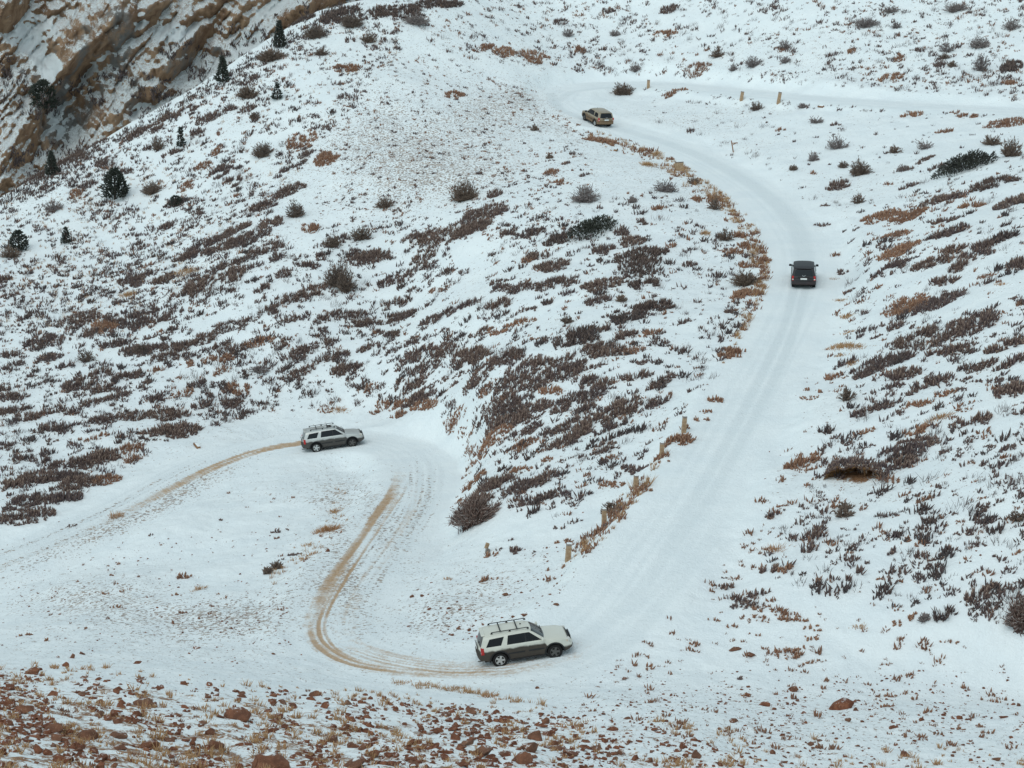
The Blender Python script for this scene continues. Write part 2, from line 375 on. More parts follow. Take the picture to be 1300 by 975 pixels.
def snow_ground_material():
    m, nt, b = new_mat('snowy_ground', .75, .2)
    k = N(nt)
    pos = k.node('ShaderNodeNewGeometry').outputs['Position']
    at = k.node('ShaderNodeAttribute', attribute_name='cover')
    sepn = k.node('ShaderNodeSeparateColor'); nt.links.new(at.outputs['Color'], sepn.inputs[0])
    soil, grit, track, pack = sepn.outputs[0], sepn.outputs[1], sepn.outputs[2], at.outputs['Alpha']
    n1 = k.noise(pos, 1.1, 6., .62, .3); n2 = k.noise(pos, 7.5, 4., .6); n3 = k.noise(pos, .35, 3.)
    n4 = k.noise(pos, 19., 2., .6)
    blend = k.math('ADD', k.math('MULTIPLY', n1, .62), k.math('MULTIPLY', n2, .38))
    sm = k.ramp(k.math('ADD', blend, k.math('MULTIPLY', soil, .42)), .66, .76)
    n6 = k.noise(pos, 4.6, 2.5, .65)
    gm = k.ramp(k.math('ADD', k.math('ADD', k.math('MULTIPLY', n6, .8), k.math('MULTIPLY', n1, .2)), k.math('MULTIPLY', grit, .17)), .655, .70)
    gm = k.math('MULTIPLY', gm, k.ramp(grit, .02, .15))
    tm = k.ramp(k.math('ADD', track, k.math('MULTIPLY', k.math('SUBTRACT', k.math('ADD', n2, n1), 1.), .9)), .22, .95)
    tm = k.math('MULTIPLY', tm, k.ramp(track, .03, .25))
    soil_c = k.mix(k.ramp(n2, .3, .7), c4(.13, .052, .028), c4(.30, .15, .08))
    soil_c = k.mix(k.ramp(n4, .45, .7), soil_c, c4(.38, .26, .15))
    dirt_c = k.mix(k.ramp(n2, .3, .7), c4(.37, .215, .105), c4(.53, .36, .22))
    snow_c = k.mix(k.ramp(n3, .3, .7), c4(.78, .82, .835), c4(.83, .86, .865))
    snow_c = k.mix(k.math('MULTIPLY', pack, .48), snow_c, c4(.56, .61, .63))
    snow_c = k.mix(k.math('MULTIPLY', grit, .10), snow_c, c4(.56, .56, .55))
    col = k.mix(k.math('MULTIPLY', gm, .8), snow_c, k.mix(k.ramp(n1, .35, .65), c4(.15, .095, .07), c4(.33, .24, .18)))
    col = k.mix(k.math('MULTIPLY', tm, .92), col, dirt_c)
    col = k.mix(sm, col, soil_c)
    nt.links.new(col, b.inputs['Base Color'])
    h = k.math('ADD', k.math('MULTIPLY', n2, .6), k.math('MULTIPLY', n1, 1.0))
    nt.links.new(k.bump(k.math('ADD', h, k.math('MULTIPLY', n6, .5)), .16, .6), b.inputs['Normal'])
    return m
M_GROUND = snow_ground_material()

# ------------------------------------------------------------------ meshes
def mesh_np(name, verts, faces, mat=None, smooth=True, parent=None, link=True):
    me = bpy.data.meshes.new(name)
    verts = np.asarray(verts, np.float32); faces = np.asarray(faces, np.int32)
    nv, nf, k = len(verts), len(faces), faces.shape[1]
    me.vertices.add(nv); me.vertices.foreach_set('co', verts.ravel())
    me.loops.add(nf * k); me.loops.foreach_set('vertex_index', faces.ravel())
    me.polygons.add(nf); me.polygons.foreach_set('loop_start', np.arange(nf, dtype=np.int32) * k)
    me.polygons.foreach_set('loop_total', np.full(nf, k, np.int32))
    me.polygons.foreach_set('use_smooth', np.full(nf, smooth))
    me.update(calc_edges=True)
    if mat: me.materials.append(mat)
    if not link: return me
    o = bpy.data.objects.new(name, me); COL.objects.link(o)
    if parent: o.parent = parent
    return o
def tag(o, label=None, cat=None, group=None, kind=None):
    if label: o['label'] = label
    if cat: o['category'] = cat
    if group: o['group'] = group
    if kind: o['kind'] = kind
    return o

_vid = np.arange(NR * NC).reshape(NR, NC)
_F = np.stack([_vid[:-1, :-1], _vid[:-1, 1:], _vid[1:, 1:], _vid[1:, :-1]], -1).reshape(-1, 4)[:, ::-1]
_V = np.stack([GX, GY, GZ + CAM_Z], -1).reshape(-1, 3)
_C = np.stack([np.clip(SOIL, 0, 1), np.clip(GRIT, 0, 1), np.clip(TRACK, 0, 1), np.clip(PACK, 0, 1)], -1).reshape(-1, 4)
_rm = (ROADM.ravel()[_F].sum(1) >= 3)
def sheet(name, sel):
    f = _F[sel]; used = np.unique(f); remap = np.zeros(NR * NC, np.int32); remap[used] = np.arange(len(used))
    o = mesh_np(name, _V[used], remap[f], M_GROUND)
    a = o.data.attributes.new('cover', 'FLOAT_COLOR', 'POINT'); a.data.foreach_set('color', _C[used].astype(np.float32).ravel())
    tag(o, kind='structure')
    return o
sheet('ground', ~_rm)
sheet('road', _rm)

# ------------------------------------------------------------------ rock face across the ravine
def build_cliff():
    nc, nr = 520, 430
    U = np.linspace(-260, 560, nc)[None, :] + np.zeros((nr, 1))
    H = np.linspace(-72, 26, nr)[:, None] + np.zeros((1, nc))
    # foot of the face, leaning back with height, with buttresses and gullies
    D0 = 296 + 0.012 * (U - 150)
    lean = 0.62 * (H + 45) + 0.0016 * np.maximum(H + 45, 0) ** 2
    X0 = D0 * (U - 650) / FPX / cp
    sx = X0 * .05; sh = H * .05
    # beds that dip from upper right to lower left, as in the photograph
    a = (X0 * .80 - H * .60); bq = (X0 * .60 + H * .80)
    big = fbm(a * .045 + 3, bq * .018 + 1, seed=41, octv=3)
    rid = 1 - np.abs(fbm(a * .11, bq * .045, seed=44, octv=4)) * 2
    med = fbm(a * .25, bq * .12, seed=47, octv=4)
    fine = fbm(a * .9, bq * .55, seed=49, octv=3)
    D = D0 + lean - 9 * big - 4.5 * rid - 2.4 * med - 1.0 * fine - .4 * fbm(a * 2.2, bq * 1.4, seed=53, octv=2)
    # outcrops traced from the photo: bare steep masses that stand forward
    P = np.stack([D * (U - 650) / FPX / cp, D, H], -1)
    pu, pv, _ = project(np.stack([P[..., 0], P[..., 1], H + CAM_Z], -1))
    bare = np.zeros_like(H); snowy = np.zeros_like(H)
    def bl(u, v, ru, rv, ang):
        c, s = math.cos(R(ang)), math.sin(R(ang))
        x = ((pu - u) * c - (pv - v) * s) / ru; y = ((pu - u) * s + (pv - v) * c) / rv
        return np.exp(-(x * x + y * y) ** 2)
    wob_u = 0
    for (u, v, ru, rv, ang, g) in [(102, 42, 60, 22, 62, 1.), (148, 22, 48, 22, 58, .95), (72, 52, 30, 20, -55, .7), (12, 12, 26, 18, 20, .9), (55, 18, 24, 9, 20, .6), (8, 62, 22, 12, 60, .7),
                                   (118, 140, 32, 18, 5, .9), (80, 165, 20, 12, 40, .7), (105, 100, 34, 7, 40, .6), (160, 64, 18, 8, 35, .5), (195, 118, 16, 12, 60, .8), (250, 45, 26, 9, 45, .5), (248, 14, 24, 8, 30, .6),
                                   (300, 28, 20, 9, 40, .5), (375, 18, 26, 10, 28, .8), (395, 2, 40, 12, 20, .8), (335, 50, 14, 5, 60, .6), (195, 8, 20, 10, 40, .8), (85, 75, 14, 20, 0, .8), (300, 8, 30, 8, 20, .4), (60, 175, 14, 8, 30, .5)]:
        bare += g * bl(u, v, ru, rv, ang)
    for (u, v, ru, rv, ang) in [(38, 38, 26, 22, 20), (62, 78, 34, 13, -52), (72, 150, 10, 22, 10), (222, 42, 20, 10, 10), (318, 52, 24, 12, 28), (176, 136, 14, 7, 40), (120, 80, 40, 6, 50), (178, 25, 16, 8, 40), (345, 8, 22, 7, 35)]:
        snowy += bl(u, v, ru, rv, ang)
    D = D - 2.6 * np.clip(bare, 0, 1) * (.6 + .8 * rid) + 1.2 * np.clip(snowy, 0, 1)
    # ledges and upright cracks
    lay_ = bq * .30 + 1.9 * fbm(a * .08, bq * .08, seed=55, octv=3); fr = lay_ - np.floor(lay_)
    D = D - .9 * (fr ** 1.6) * (.5 + .5 * vnoise(a * .15, np.floor(lay_) * 3.7, seed=57))
    lay2 = bq * .9 + 2.6 * fbm(a * .2, bq * .2, seed=56, octv=3); fr2 = lay2 - np.floor(lay2)
    D = D - .40 * fr2 ** 1.5
    D = D + .9 * np.exp(-(fbm(a * .35 + 9, bq * .10, seed=58, octv=3) / .07) ** 2)
    X = D * (U - 650) / FPX / cp
    V = np.stack([X, D, H + CAM_Z], -1).reshape(-1, 3)
    i = np.arange(nr * nc).reshape(nr, nc)
    F = np.stack([i[:-1, :-1], i[:-1, 1:], i[1:, 1:], i[1:, :-1]], -1).reshape(-1, 4)
    m, nt, b = new_mat('rock_face', .9, .15)
    k = N(nt)
    geo = k.node('ShaderNodeNewGeometry'); pos = geo.outputs['Position']
    at = k.node('ShaderNodeAttribute', attribute_name='cover'); sp_ = k.node('ShaderNodeSeparateColor'); nt.links.new(at.outputs['Color'], sp_.inputs[0])
    nz = k.node('ShaderNodeSeparateXYZ'); nt.links.new(geo.outputs['Normal'], nz.inputs[0])
    mp = k.node('ShaderNodeMapping'); mp.inputs['Rotation'].default_value = (0, R(-50), 0); mp.inputs['Scale'].default_value = (1, 1, .38); nt.links.new(pos, mp.inputs['Vector'])
    n1 = k.noise(mp.outputs[0], .35, 8., .68); n2 = k.noise(pos, 2.6, 5., .8); n3 = k.noise(mp.outputs[0], .12, 6., .65)
    n7 = k.noise(pos, .9, 7., .85)
    n4 = k.noise(mp.outputs[0], 4.2, 5., .8)
    lay = k.math('ADD', k.math('MULTIPLY', nz.outputs[2], .62), k.math('ADD', k.math('MULTIPLY', n1, .34), k.math('ADD', k.math('MULTIPLY', n7, .55), k.math('ADD', k.math('MULTIPLY', n2, .70), k.math('MULTIPLY', n4, .42)))))
    lay = k.math('ADD', lay, k.math('MULTIPLY', sp_.outputs[1], .5))
    lay = k.math('SUBTRACT', lay, k.math('MULTIPLY', sp_.outputs[0], .30))
    sm = k.ramp(lay, 1.175, 1.235)
    n5 = k.noise(pos, 3.0, 4., .75)
    sm = k.math('MAXIMUM', k.math('MULTIPLY', sm, k.ramp(k.math('SUBTRACT', n5, k.math('MULTIPLY', sp_.outputs[1], .25)), .57, .53)), k.math('MULTIPLY', k.ramp(k.math('ADD', n5, k.math('MULTIPLY', nz.outputs[2], .10)), .64, .69), .9))
    rock = k.mix(k.ramp(n1, .35, .65), c4(.22, .13, .08), c4(.44, .285, .18))
    rock = k.mix(k.ramp(n3, .50, .62), rock, c4(.22, .21, .20))
    rock = k.mix(k.math('MULTIPLY', k.ramp(n4, .56, .72), .8), rock, c4(.09, .055, .04))
    nt.links.new(k.mix(sm, rock, SNOW), b.inputs['Base Color'])
    nt.links.new(k.bump(k.math('ADD', n1, k.math('ADD', k.math('MULTIPLY', n2, .5), k.math('MULTIPLY', n4, .3))), .9, .9), b.inputs['Normal'])
    o = mesh_np('cliff', V, F[:, ::-1] if False else F, m)
    a_ = o.data.attributes.new('cover', 'FLOAT_COLOR', 'POINT')
    z = np.zeros_like(H)
    a_.data.foreach_set('color', np.stack([np.clip(bare, 0, 1), np.clip(snowy, 0, 1), z, z], -1).reshape(-1).astype(np.float32))
    tag(o, kind='structure')
    return P_grid(V, nr, nc)
def P_grid(V, nr, nc):
    return V.reshape(nr, nc, 3)
CLIFF = build_cliff()
_cu, _cv, _ct = project(CLIFF)
def cliff_at(u, v):
    d = (_cu - u) ** 2 + (_cv - v) ** 2
    near = np.nonzero((d < max(9, d.min() * 1.5)).ravel())[0]
    t = _ct.ravel()[near]
    return Vector(CLIFF.reshape(-1, 3)[near[t.argmin()]])

# ------------------------------------------------------------------ twigs, blades and needles: many thin tapered strands in one mesh
def strands(base, dirs, length, rad, sides=4, prof=((0, .6), (.35, 1.), (.75, .7), (1., .08)), bend=None, shade=None, rg=rng):
    """One mesh of tapered strands. Returns vertices, quads and two numbers per vertex: height along the strand, and the strand's own tone."""
    n = len(base)
    d = dirs / np.linalg.norm(dirs, axis=1, keepdims=True)
    ref = np.where(np.abs(d[:, 2:3]) < .9, np.array([[0, 0, 1.]]), np.array([[1., 0, 0]]))
    s = np.cross(d, ref); s /= np.linalg.norm(s, axis=1, keepdims=True); t = np.cross(d, s)
    K = len(prof)
    ph = rg.uniform(0, 6.28, n)
    V = np.empty((n, K, sides, 3)); A = np.empty((n, K, sides, 2))
    for k, (f, w) in enumerate(prof):
        c = base + d * (length * f)[:, None]
        if bend is not None: c = c + bend * (length * f * f)[:, None]
        jit = rg.uniform(.75, 1.25, (n, 1))
        for q in range(sides):
            an = ph + 6.28318 * q / sides
            V[:, k, q] = c + (s * np.cos(an)[:, None] + t * np.sin(an)[:, None]) * (rad * w)[:, None] * jit
        A[:, k, :, 0] = f; A[:, k, :, 1] = (rg.uniform(0, 1, n) if shade is None else shade)[:, None] if k == 0 else A[:, 0, :, 1]
    idx = np.arange(n * K * sides).reshape(n, K, sides)
    nx = np.roll(idx, -1, 2)
    F = np.stack([idx[:, :-1], nx[:, :-1], nx[:, 1:], idx[:, 1:]], -1).reshape(-1, 4)
    return V.reshape(-1, 3), F, A.reshape(-1, 2)

class Bunch:
    def __init__(s): s.v = []; s.f = []; s.a = []; s.n = 0
    def add(s, vfa):
        v, f, a = vfa; s.v.append(v); s.f.append(f + s.n); s.a.append(a); s.n += len(v); return s
    def build(s, name, mat, parent=None, link=True, smooth=True):
        me = mesh_np(name, np.concatenate(s.v), np.concatenate(s.f), mat, smooth, link=False)
        a = np.concatenate(s.a); c = np.zeros((len(a), 4), np.float32); c[:, :2] = a; c[:, 3] = 1
        at = me.attributes.new('strand', 'FLOAT_COLOR', 'POINT'); at.data.foreach_set('color', c.ravel())
        if not link: return me
        o = bpy.data.objects.new(name, me); COL.objects.link(o)
        if parent: o.parent = parent
        return o

def plant_mat(name, low, mid, tip, alt, rough=.9, snow=0.0):
    m, nt, b = new_mat(name, rough, .1)
    k = N(nt)
    at = k.node('ShaderNodeAttribute', attribute_name='strand'); sp_ = k.node('ShaderNodeSeparateColor'); nt.links.new(at.outputs['Color'], sp_.inputs[0])
    geo = k.node('ShaderNodeNewGeometry'); oi = k.node('ShaderNodeObjectInfo')
    n = k.noise(geo.outputs['Position'], 9., 3.)
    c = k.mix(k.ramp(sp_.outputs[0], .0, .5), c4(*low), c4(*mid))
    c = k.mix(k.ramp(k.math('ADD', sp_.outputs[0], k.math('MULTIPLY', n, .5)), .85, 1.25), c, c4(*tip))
    f = k.math('MULTIPLY', k.ramp(k.math('ADD', k.math('MULTIPLY', sp_.outputs[1], .6), k.math('MULTIPLY', oi.outputs['Random'], .5)), .45, .9), .75)
    c = k.mix(f, c, c4(*alt))
    if snow:
        nz = k.node('ShaderNodeSeparateXYZ'); nt.links.new(geo.outputs['Normal'], nz.inputs[0])
        c = k.mix(k.math('MULTIPLY', k.ramp(k.math('ADD', nz.outputs[2], k.math('MULTIPLY', n, .6)), .85, 1.15), snow), c, SNOW)
    nt.links.new(c, b.inputs['Base Color'])
    return m
MP = {
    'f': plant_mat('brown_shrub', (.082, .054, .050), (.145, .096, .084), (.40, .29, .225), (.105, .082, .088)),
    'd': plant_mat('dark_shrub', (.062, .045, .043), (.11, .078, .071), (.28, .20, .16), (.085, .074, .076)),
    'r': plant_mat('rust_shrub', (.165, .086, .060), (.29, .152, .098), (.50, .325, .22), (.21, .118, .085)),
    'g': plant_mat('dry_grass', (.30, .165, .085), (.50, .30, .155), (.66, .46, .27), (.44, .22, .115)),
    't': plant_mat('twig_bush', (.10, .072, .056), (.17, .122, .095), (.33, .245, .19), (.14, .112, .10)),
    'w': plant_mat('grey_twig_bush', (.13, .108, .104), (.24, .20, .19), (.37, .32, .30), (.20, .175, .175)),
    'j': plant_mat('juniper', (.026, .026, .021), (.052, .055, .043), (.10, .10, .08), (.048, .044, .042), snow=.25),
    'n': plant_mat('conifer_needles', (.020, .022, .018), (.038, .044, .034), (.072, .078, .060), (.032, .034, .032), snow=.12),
}
MP['b'] = plant_mat('frosted_bush', (.095, .056, .046), (.18, .112, .09), (.46, .35, .30), (.13, .085, .075), snow=.45)
m_, nt_, b_ = new_mat('bark', .9, .1); b_.inputs['Base Color'].default_value = (.07, .05, .04, 1); M_BARK = m_

def up_dirs(n, spread, out=None, lean=(.10, -.03), rg=rng):
    d = np.zeros((n, 3)); d[:, 2] = 1
    d[:, :2] = rg.normal(0, spread, (n, 2)) + np.array(lean)
    if out is not None: d[:, :2] += out
    return d

def finger_patch(cx, cy, a, b, ang, h, dens, kind, rg):
    """Low shrub: upright stubby shoots over an uneven ellipse a x b (metres), following the ground."""
    n = int(np.clip(math.pi * a * b * dens, 4, 330))
    cand = rg.uniform(-1, 1, (n * 6, 2)); q = np.hypot(cand[:, 0], cand[:, 1])
    wob = 1 + .35 * vnoise(cand[:, 0] * 2.2 + cx * 3.1, cand[:, 1] * 2.2 + cy * 2.7, seed=5)
    gaps = vnoise(cand[:, 0] * a * 1.9 + cx, cand[:, 1] * b * 1.9 + cy, seed=6)
    keep = np.nonzero((q < wob) & (gaps > -.42))[0][:n]
    if len(keep) < 3: keep = np.argsort(q)[:4]
    p = cand[keep]; q = q[keep]; n = len(p)
    c, s = math.cos(ang), math.sin(ang)
    x = cx + p[:, 0] * a * c - p[:, 1] * b * s; y = cy + p[:, 0] * a * s + p[:, 1] * b * c
    z = height(x, y) - .03
    fat = rg.uniform(.70, 1.3); sway = rg.uniform(.13, .34)
    base = np.stack([x, y, z], 1)
    L = h * rg.uniform(.45, 1.2, n) * (1.05 - .45 * np.clip(q, 0, 1) ** 2)
    out = np.stack([p[:, 0] * c - p[:, 1] * s, p[:, 0] * s + p[:, 1] * c], 1) * .28
    B = Bunch()
    tone = np.clip(rg.normal(.45, .25, n), 0, 1)
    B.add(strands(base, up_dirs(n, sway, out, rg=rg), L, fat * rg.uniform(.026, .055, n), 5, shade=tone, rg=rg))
    # fine side twigs make the outline ragged
    k = rg.integers(0, n, int(n * 1.5))
    d2 = up_dirs(len(k), .5, out[k], rg=rg)
    B.add(strands(base[k] + np.stack([rg.normal(0, .04, len(k)), rg.normal(0, .04, len(k)), L[k] * .25], 1), d2, L[k] * rg.uniform(.5, .85, len(k)), rg.uniform(.012, .022, len(k)), 3, ((0, 1.), (.6, .8), (1, .1)), shade=tone[k], rg=rg))
    # low dark mat of litter and stems between the shoots
    k = rg.integers(0, n, int(n * .8))
    d3 = rg.normal(0, 1, (len(k), 3)); d3[:, 2] = np.abs(d3[:, 2]) * .25 + .08
    B.add(strands(base[k] + np.array([0, 0, .05]), d3, rg.uniform(.10, .22, len(k)) * min(1, h * 2.5), rg.uniform(.03, .05, len(k)), 4, ((0, 1.), (.6, .9), (1, .2)), shade=tone[k] * .5, rg=rg))
    return B

def dome_bush(cx, cy, a, b, h, kind, rg, fine=1.0):
    """Rounded bush of thin branching twigs that reach from the root to an uneven dome."""
    z0 = height(cx, cy) - .05
    n = int(np.clip(150 * a * b * fine, 60, 900))
    th = rg.uniform(0, 6.283, n); el = np.arccos(rg.uniform(.02, 1, n))
    ux = np.sin(el) * np.cos(th); uy = np.sin(el) * np.sin(th); uz = np.cos(el)
    rr_ = (1 + .25 * vnoise(ux * 2 + cx, uy * 2 + cy, uz * 2, seed=9)) * rg.uniform(.72, 1.05, n)
    tip = np.stack([ux * a * rr_, uy * b * rr_, uz * h * rr_ + .05], 1)
    root = np.stack([rg.normal(0, .22 * a, n), rg.normal(0, .22 * b, n), np.zeros(n)], 1)
    zf = height(cx + root[:, 0], cy + root[:, 1]) - .05
    base = np.stack([cx + root[:, 0], cy + root[:, 1], zf], 1)
    tip_w = tip + np.array([cx, cy, z0])
    tip_w[:, 2] = np.maximum(tip_w[:, 2], height(tip_w[:, 0], tip_w[:, 1]) + .03)
    d = tip_w - base; L = np.linalg.norm(d, axis=1)
    B = Bunch()
    B.add(strands(base, d, L, rg.uniform(.016, .030, n), 3, ((0, 1.), (.5, .8), (1, .25)), bend=rg.normal(0, .06, (n, 3)), rg=rg))
    # shoots along the outer half of every branch
    m = int(n * 3.2)
    k = rg.integers(0, n, m); f = rg.uniform(.45, 1.0, m)
    b2 = base[k] + d[k] * f[:, None]
    d2 = d[k] / L[k][:, None] + rg.normal(0, .55, (m, 3)); d2[:, 2] += .35
    v, fc, at = strands(b2, d2, rg.uniform(.14, .30, m) * (.6 + .4 * h), rg.uniform(.016, .034, m), 4, ((0, .7), (.5, 1.), (1, .15)), rg=rg)
    B.add((v, fc, at))
    return B

def juniper_clump(cx, cy, a, b, ang, h, rg):
    z0 = height(cx, cy)
    n = int(np.clip(230 * a * b, 160, 1900))
    p = rg.normal(0, .48, (n * 2, 2)); p = p[np.hypot(p[:, 0], p[:, 1]) < 1][:n]; n = len(p)
    q = np.hypot(p[:, 0], p[:, 1])
    c, s = math.cos(ang), math.sin(ang)
    x = cx + p[:, 0] * a * c - p[:, 1] * b * s; y = cy + p[:, 0] * a * s + p[:, 1] * b * c
    lump = .75 + .35 * vnoise(x * 1.6, y * 1.6, seed=8)
    z = height(x, y) + rg.uniform(0, 1, n) ** .6 * h * np.sqrt(np.clip(1 - q * q, 0, 1)) * lump
    out = np.stack([(x - cx) / a, (y - cy) / b], 1)
    d = np.concatenate([out * .7 + rg.normal(0, .35, (n, 2)), rg.uniform(.25, 1, (n, 1))], 1)
    B = Bunch()
    B.add(strands(np.stack([x, y, z], 1), d, rg.uniform(.16, .34, n), rg.uniform(.035, .065, n), 4, ((0, .5), (.4, 1.), (1, .1)), rg=rg))
    return B

def grass_tuft(cx, cy, a, b, ang, h, rg, dens=1.0):
    n = int(np.clip(120 * a * b * 3.14 * dens, 14, 420))
    p = rg.normal(0, .48, (n, 2))
    c, s = math.cos(ang), math.sin(ang)
    x = cx + p[:, 0] * a * c - p[:, 1] * b * s; y = cy + p[:, 0] * a * s + p[:, 1] * b * c
    out = np.stack([(x - cx), (y - cy)], 1) / max(a, b) * .5
    L = h * rg.uniform(.5, 1.15, n) * (1.1 - .4 * np.minimum(1, np.hypot(p[:, 0], p[:, 1])))
    d = up_dirs(n, .3, out, rg=rg)
    bend = np.concatenate([out * .5 + rg.normal(0, .15, (n, 2)), -rg.uniform(0, .3, (n, 1))], 1)
    B = Bunch()
    B.add(strands(np.stack([x, y, height(x, y) - .02], 1), d, L, rg.uniform(.010, .022, n), 3, ((0, 1.), (.5, .8), (1, .1)), bend=bend, rg=rg))
    return B

def rebase(B, cx, cy, cz):
    o = np.array([cx, cy, cz])
    B.v = [v - o for v in B.v]
    return B

# ------------------------------------------------------------------ every shrub that can be told apart, read off the photograph tile by tile
SC = 440 / 1300.0
TILES = {'A': (0, 0), 'B': (430, 0), 'C': (860, 0), 'D': (0, 320), 'E': (430, 320), 'F': (860, 320), 'G': (0, 645), 'H': (430, 645), 'I': (860, 645)}
# kind, x, y, half width, half height, tilt in degrees (up to the right)
PL = {}
PL['A'] = """d 140 655 60 18 25;d 225 615 60 22 27;d 300 570 60 22 28;d 375 520 55 20 28;d 60 690 34 14 20;d 440 460 55 20 25;t 985 575 46 34 0;t 930 355 46 30 20;w 840 215 38 34 0;t 1020 215 62 26 27;t 1180 130 50 28 20;t 590 550 32 32 0;t 570 715 50 24 30;d 660 760 35 18 10;
f 1075 710 52 26 30;f 620 850 28 18 20;w 200 780 42 26 15;r 1130 520 52 36 20;r 1225 590 42 32 15;t 955 440 26 18 10;f 985 770 46 22 25;f 880 860 62 22 25;f 930 890 78 26 22;f 1020 830 44 24 20;
t 1110 800 42 34 0;f 1000 930 66 24 20;f 850 915 50 22 25;r 1165 850 30 24 10;f 800 900 40 22 20;f 700 950 32 24 10;f 780 940 26 16 10;f 880 400 26 14 20;f 930 405 36 16 25;f 800 430 60 20 25;f 700 410 50 16 25;
f 510 500 50 18 30;f 390 610 30 22 20;f 590 480 30 14 25;f 740 500 22 22 20;r 820 560 20 20 10;r 760 620 30 18 30;f 820 640 50 28 25;r 700 690 26 20 20;f 870 680 30 24 10;r 290 720 26 24 10;f 330 690 30 16 20;
t 1250 915 40 26 20;f 1040 960 30 20 10;r 1210 580 24 22 10;f 1150 575 36 16 20;f 620 440 50 14 28;f 1060 640 18 12 10;t 1205 200 34 18 20;d 1250 60 60 22 25;d 1140 70 40 14 25;f 470 640 26 16 20;f 640 575 34 12 25;r 1270 250 20 16 10;f 940 300 40 14 25;f 720 850 30 12 25"""
PL['B'] = """d 30 40 58 36 15;d 160 40 44 22 20;d 250 38 48 30 10;w 290 82 56 22 10;t 50 90 50 26 20;t 110 150 34 22 10;r 55 252 28 18 0;r 15 255 24 16 0;f 210 120 20 10 20;d 420 15 50 14 10;d 340 12 60 16 10;f 45 150 18 14 10;
t 470 735 60 44 15;f 545 790 74 34 15;t 170 770 38 24 20;t 85 885 46 32 0;w 925 740 64 44 15;w 1225 710 50 28 15;t 1065 345 48 26 28;j 950 855 82 40 25;d 820 890 44 28 10;g 1160 610 24 26 0;g 1278 620 24 18 0;
r 985 525 54 18 -15;t 735 485 16 14 0;f 640 870 30 20 20;f 725 865 38 26 25;f 1100 895 42 28 10;d 1140 945 76 34 15;f 990 930 32 24 0;f 300 890 60 28 20;f 390 880 78 32 20;f 510 855 50 28 15;f 460 865 40 26 10;
f 270 885 30 12 0;r 430 350 30 14 20;f 190 385 12 10 0;r 620 190 36 16 15;r 545 178 40 12 12;r 725 205 40 20 20;f 830 80 24 14 10;w 860 130 26 18 0;r 905 180 22 18 0;w 1035 130 20 14 0;f 1240 30 32 20 10;r 1225 120 40 16 10;
f 1010 40 24 14 0;r 745 235 18 9 0;f 585 725 26 20 20;r 1195 780 20 14 0;w 1100 755 20 14 10;g 1190 575 20 16 0;f 530 650 16 10 0;r 800 640 24 18 0;r 830 680 18 18 20;f 855 610 16 10 10;f 920 655 16 9 20;f 880 575 12 12 0;g 1140 560 16 12 0;r 1240 595 20 10 0;
f 50 945 30 22 0;f 130 950 66 24 10;f 15 890 24 24 0;t 790 590 14 10 0;f 490 815 30 28 10;f 605 790 24 18 10;r 1245 920 20 14 10;f 1140 830 18 24 10;f 1060 870 30 20 10;w 1115 260 28 14 10;r 1240 350 18 18 0;r 1290 335 14 8 0;f 990 185 14 10 0"""
PL['C'] = """t 150 205 28 24 10;w 285 240 40 24 20;r 75 250 42 22 0;w 400 175 26 22 0;w 405 230 26 12 10;w 710 90 52 22 10;w 1040 35 54 18 10;r 800 285 42 18 5;w 1140 250 34 40 0;w 1130 170 46 24 15;d 1252 245 34 32 0;w 1010 185 34 26 15;
w 1255 100 40 26 0;r 1242 310 28 14 5;r 1230 455 72 26 5;t 297 405 30 18 35;w 520 455 32 14 5;w 600 545 46 30 10;w 510 595 24 20 0;t 685 645 46 34 5;t 620 625 22 14 10;t 815 567 30 18 20;w 925 550 38 22 25;f 930 595 40 10 30;
j 1075 620 84 50 15;d 1180 680 72 34 20;t 1180 535 44 20 15;t 1250 570 42 42 10;f 605 690 38 22 20;t 680 755 28 20 0;f 850 635 36 12 15;f 870 695 34 14 20;f 965 750 42 22 10;r 865 800 42 24 0;r 770 800 44 34 0;f 1040 735 26 20 0;
r 1100 770 36 16 0;f 1000 830 40 16 10;f 985 880 34 20 0;f 1040 860 28 26 0;d 1220 885 52 26 20;f 1140 925 46 26 10;f 1265 750 60 26 25;f 1040 930 42 22 15;r 830 935 50 28 5;r 820 875 40 16 0;t 140 775 26 30 0;r 85 745 22 20 0;
t 60 685 22 16 0;t 180 890 36 30 0;r 230 880 24 22 0;r 260 920 26 20 0;g 105 870 18 20 0;r 205 945 36 18 10;r 320 945 24 14 0;t 435 635 18 10 0;r 510 648 12 11 0;f 555 770 14 8 0;w 470 400 18 10 0;r 880 430 40 12 10;r 1040 420 18 9 0;r 1090 432 36 12 0;
r 1005 492 32 12 10;f 50 490 14 12 20;r 390 485 16 10 20;f 590 467 14 10 10;f 540 845 28 10 0;r 790 690 20 9 10;w 850 635 30 14 10;f 975 625 30 14 20;g 205 790 14 10 0;r 140 745 24 18 0;w 210 260 18 14 0;r 650 190 16 14 0;f 890 185 20 9 0;w 800 40 36 16 0;w 820 100 24 14 0;r 830 215 20 18 0;t 1000 215 26 12 10;t 1030 245 20 14 0;f 985 240 26 14 10"""
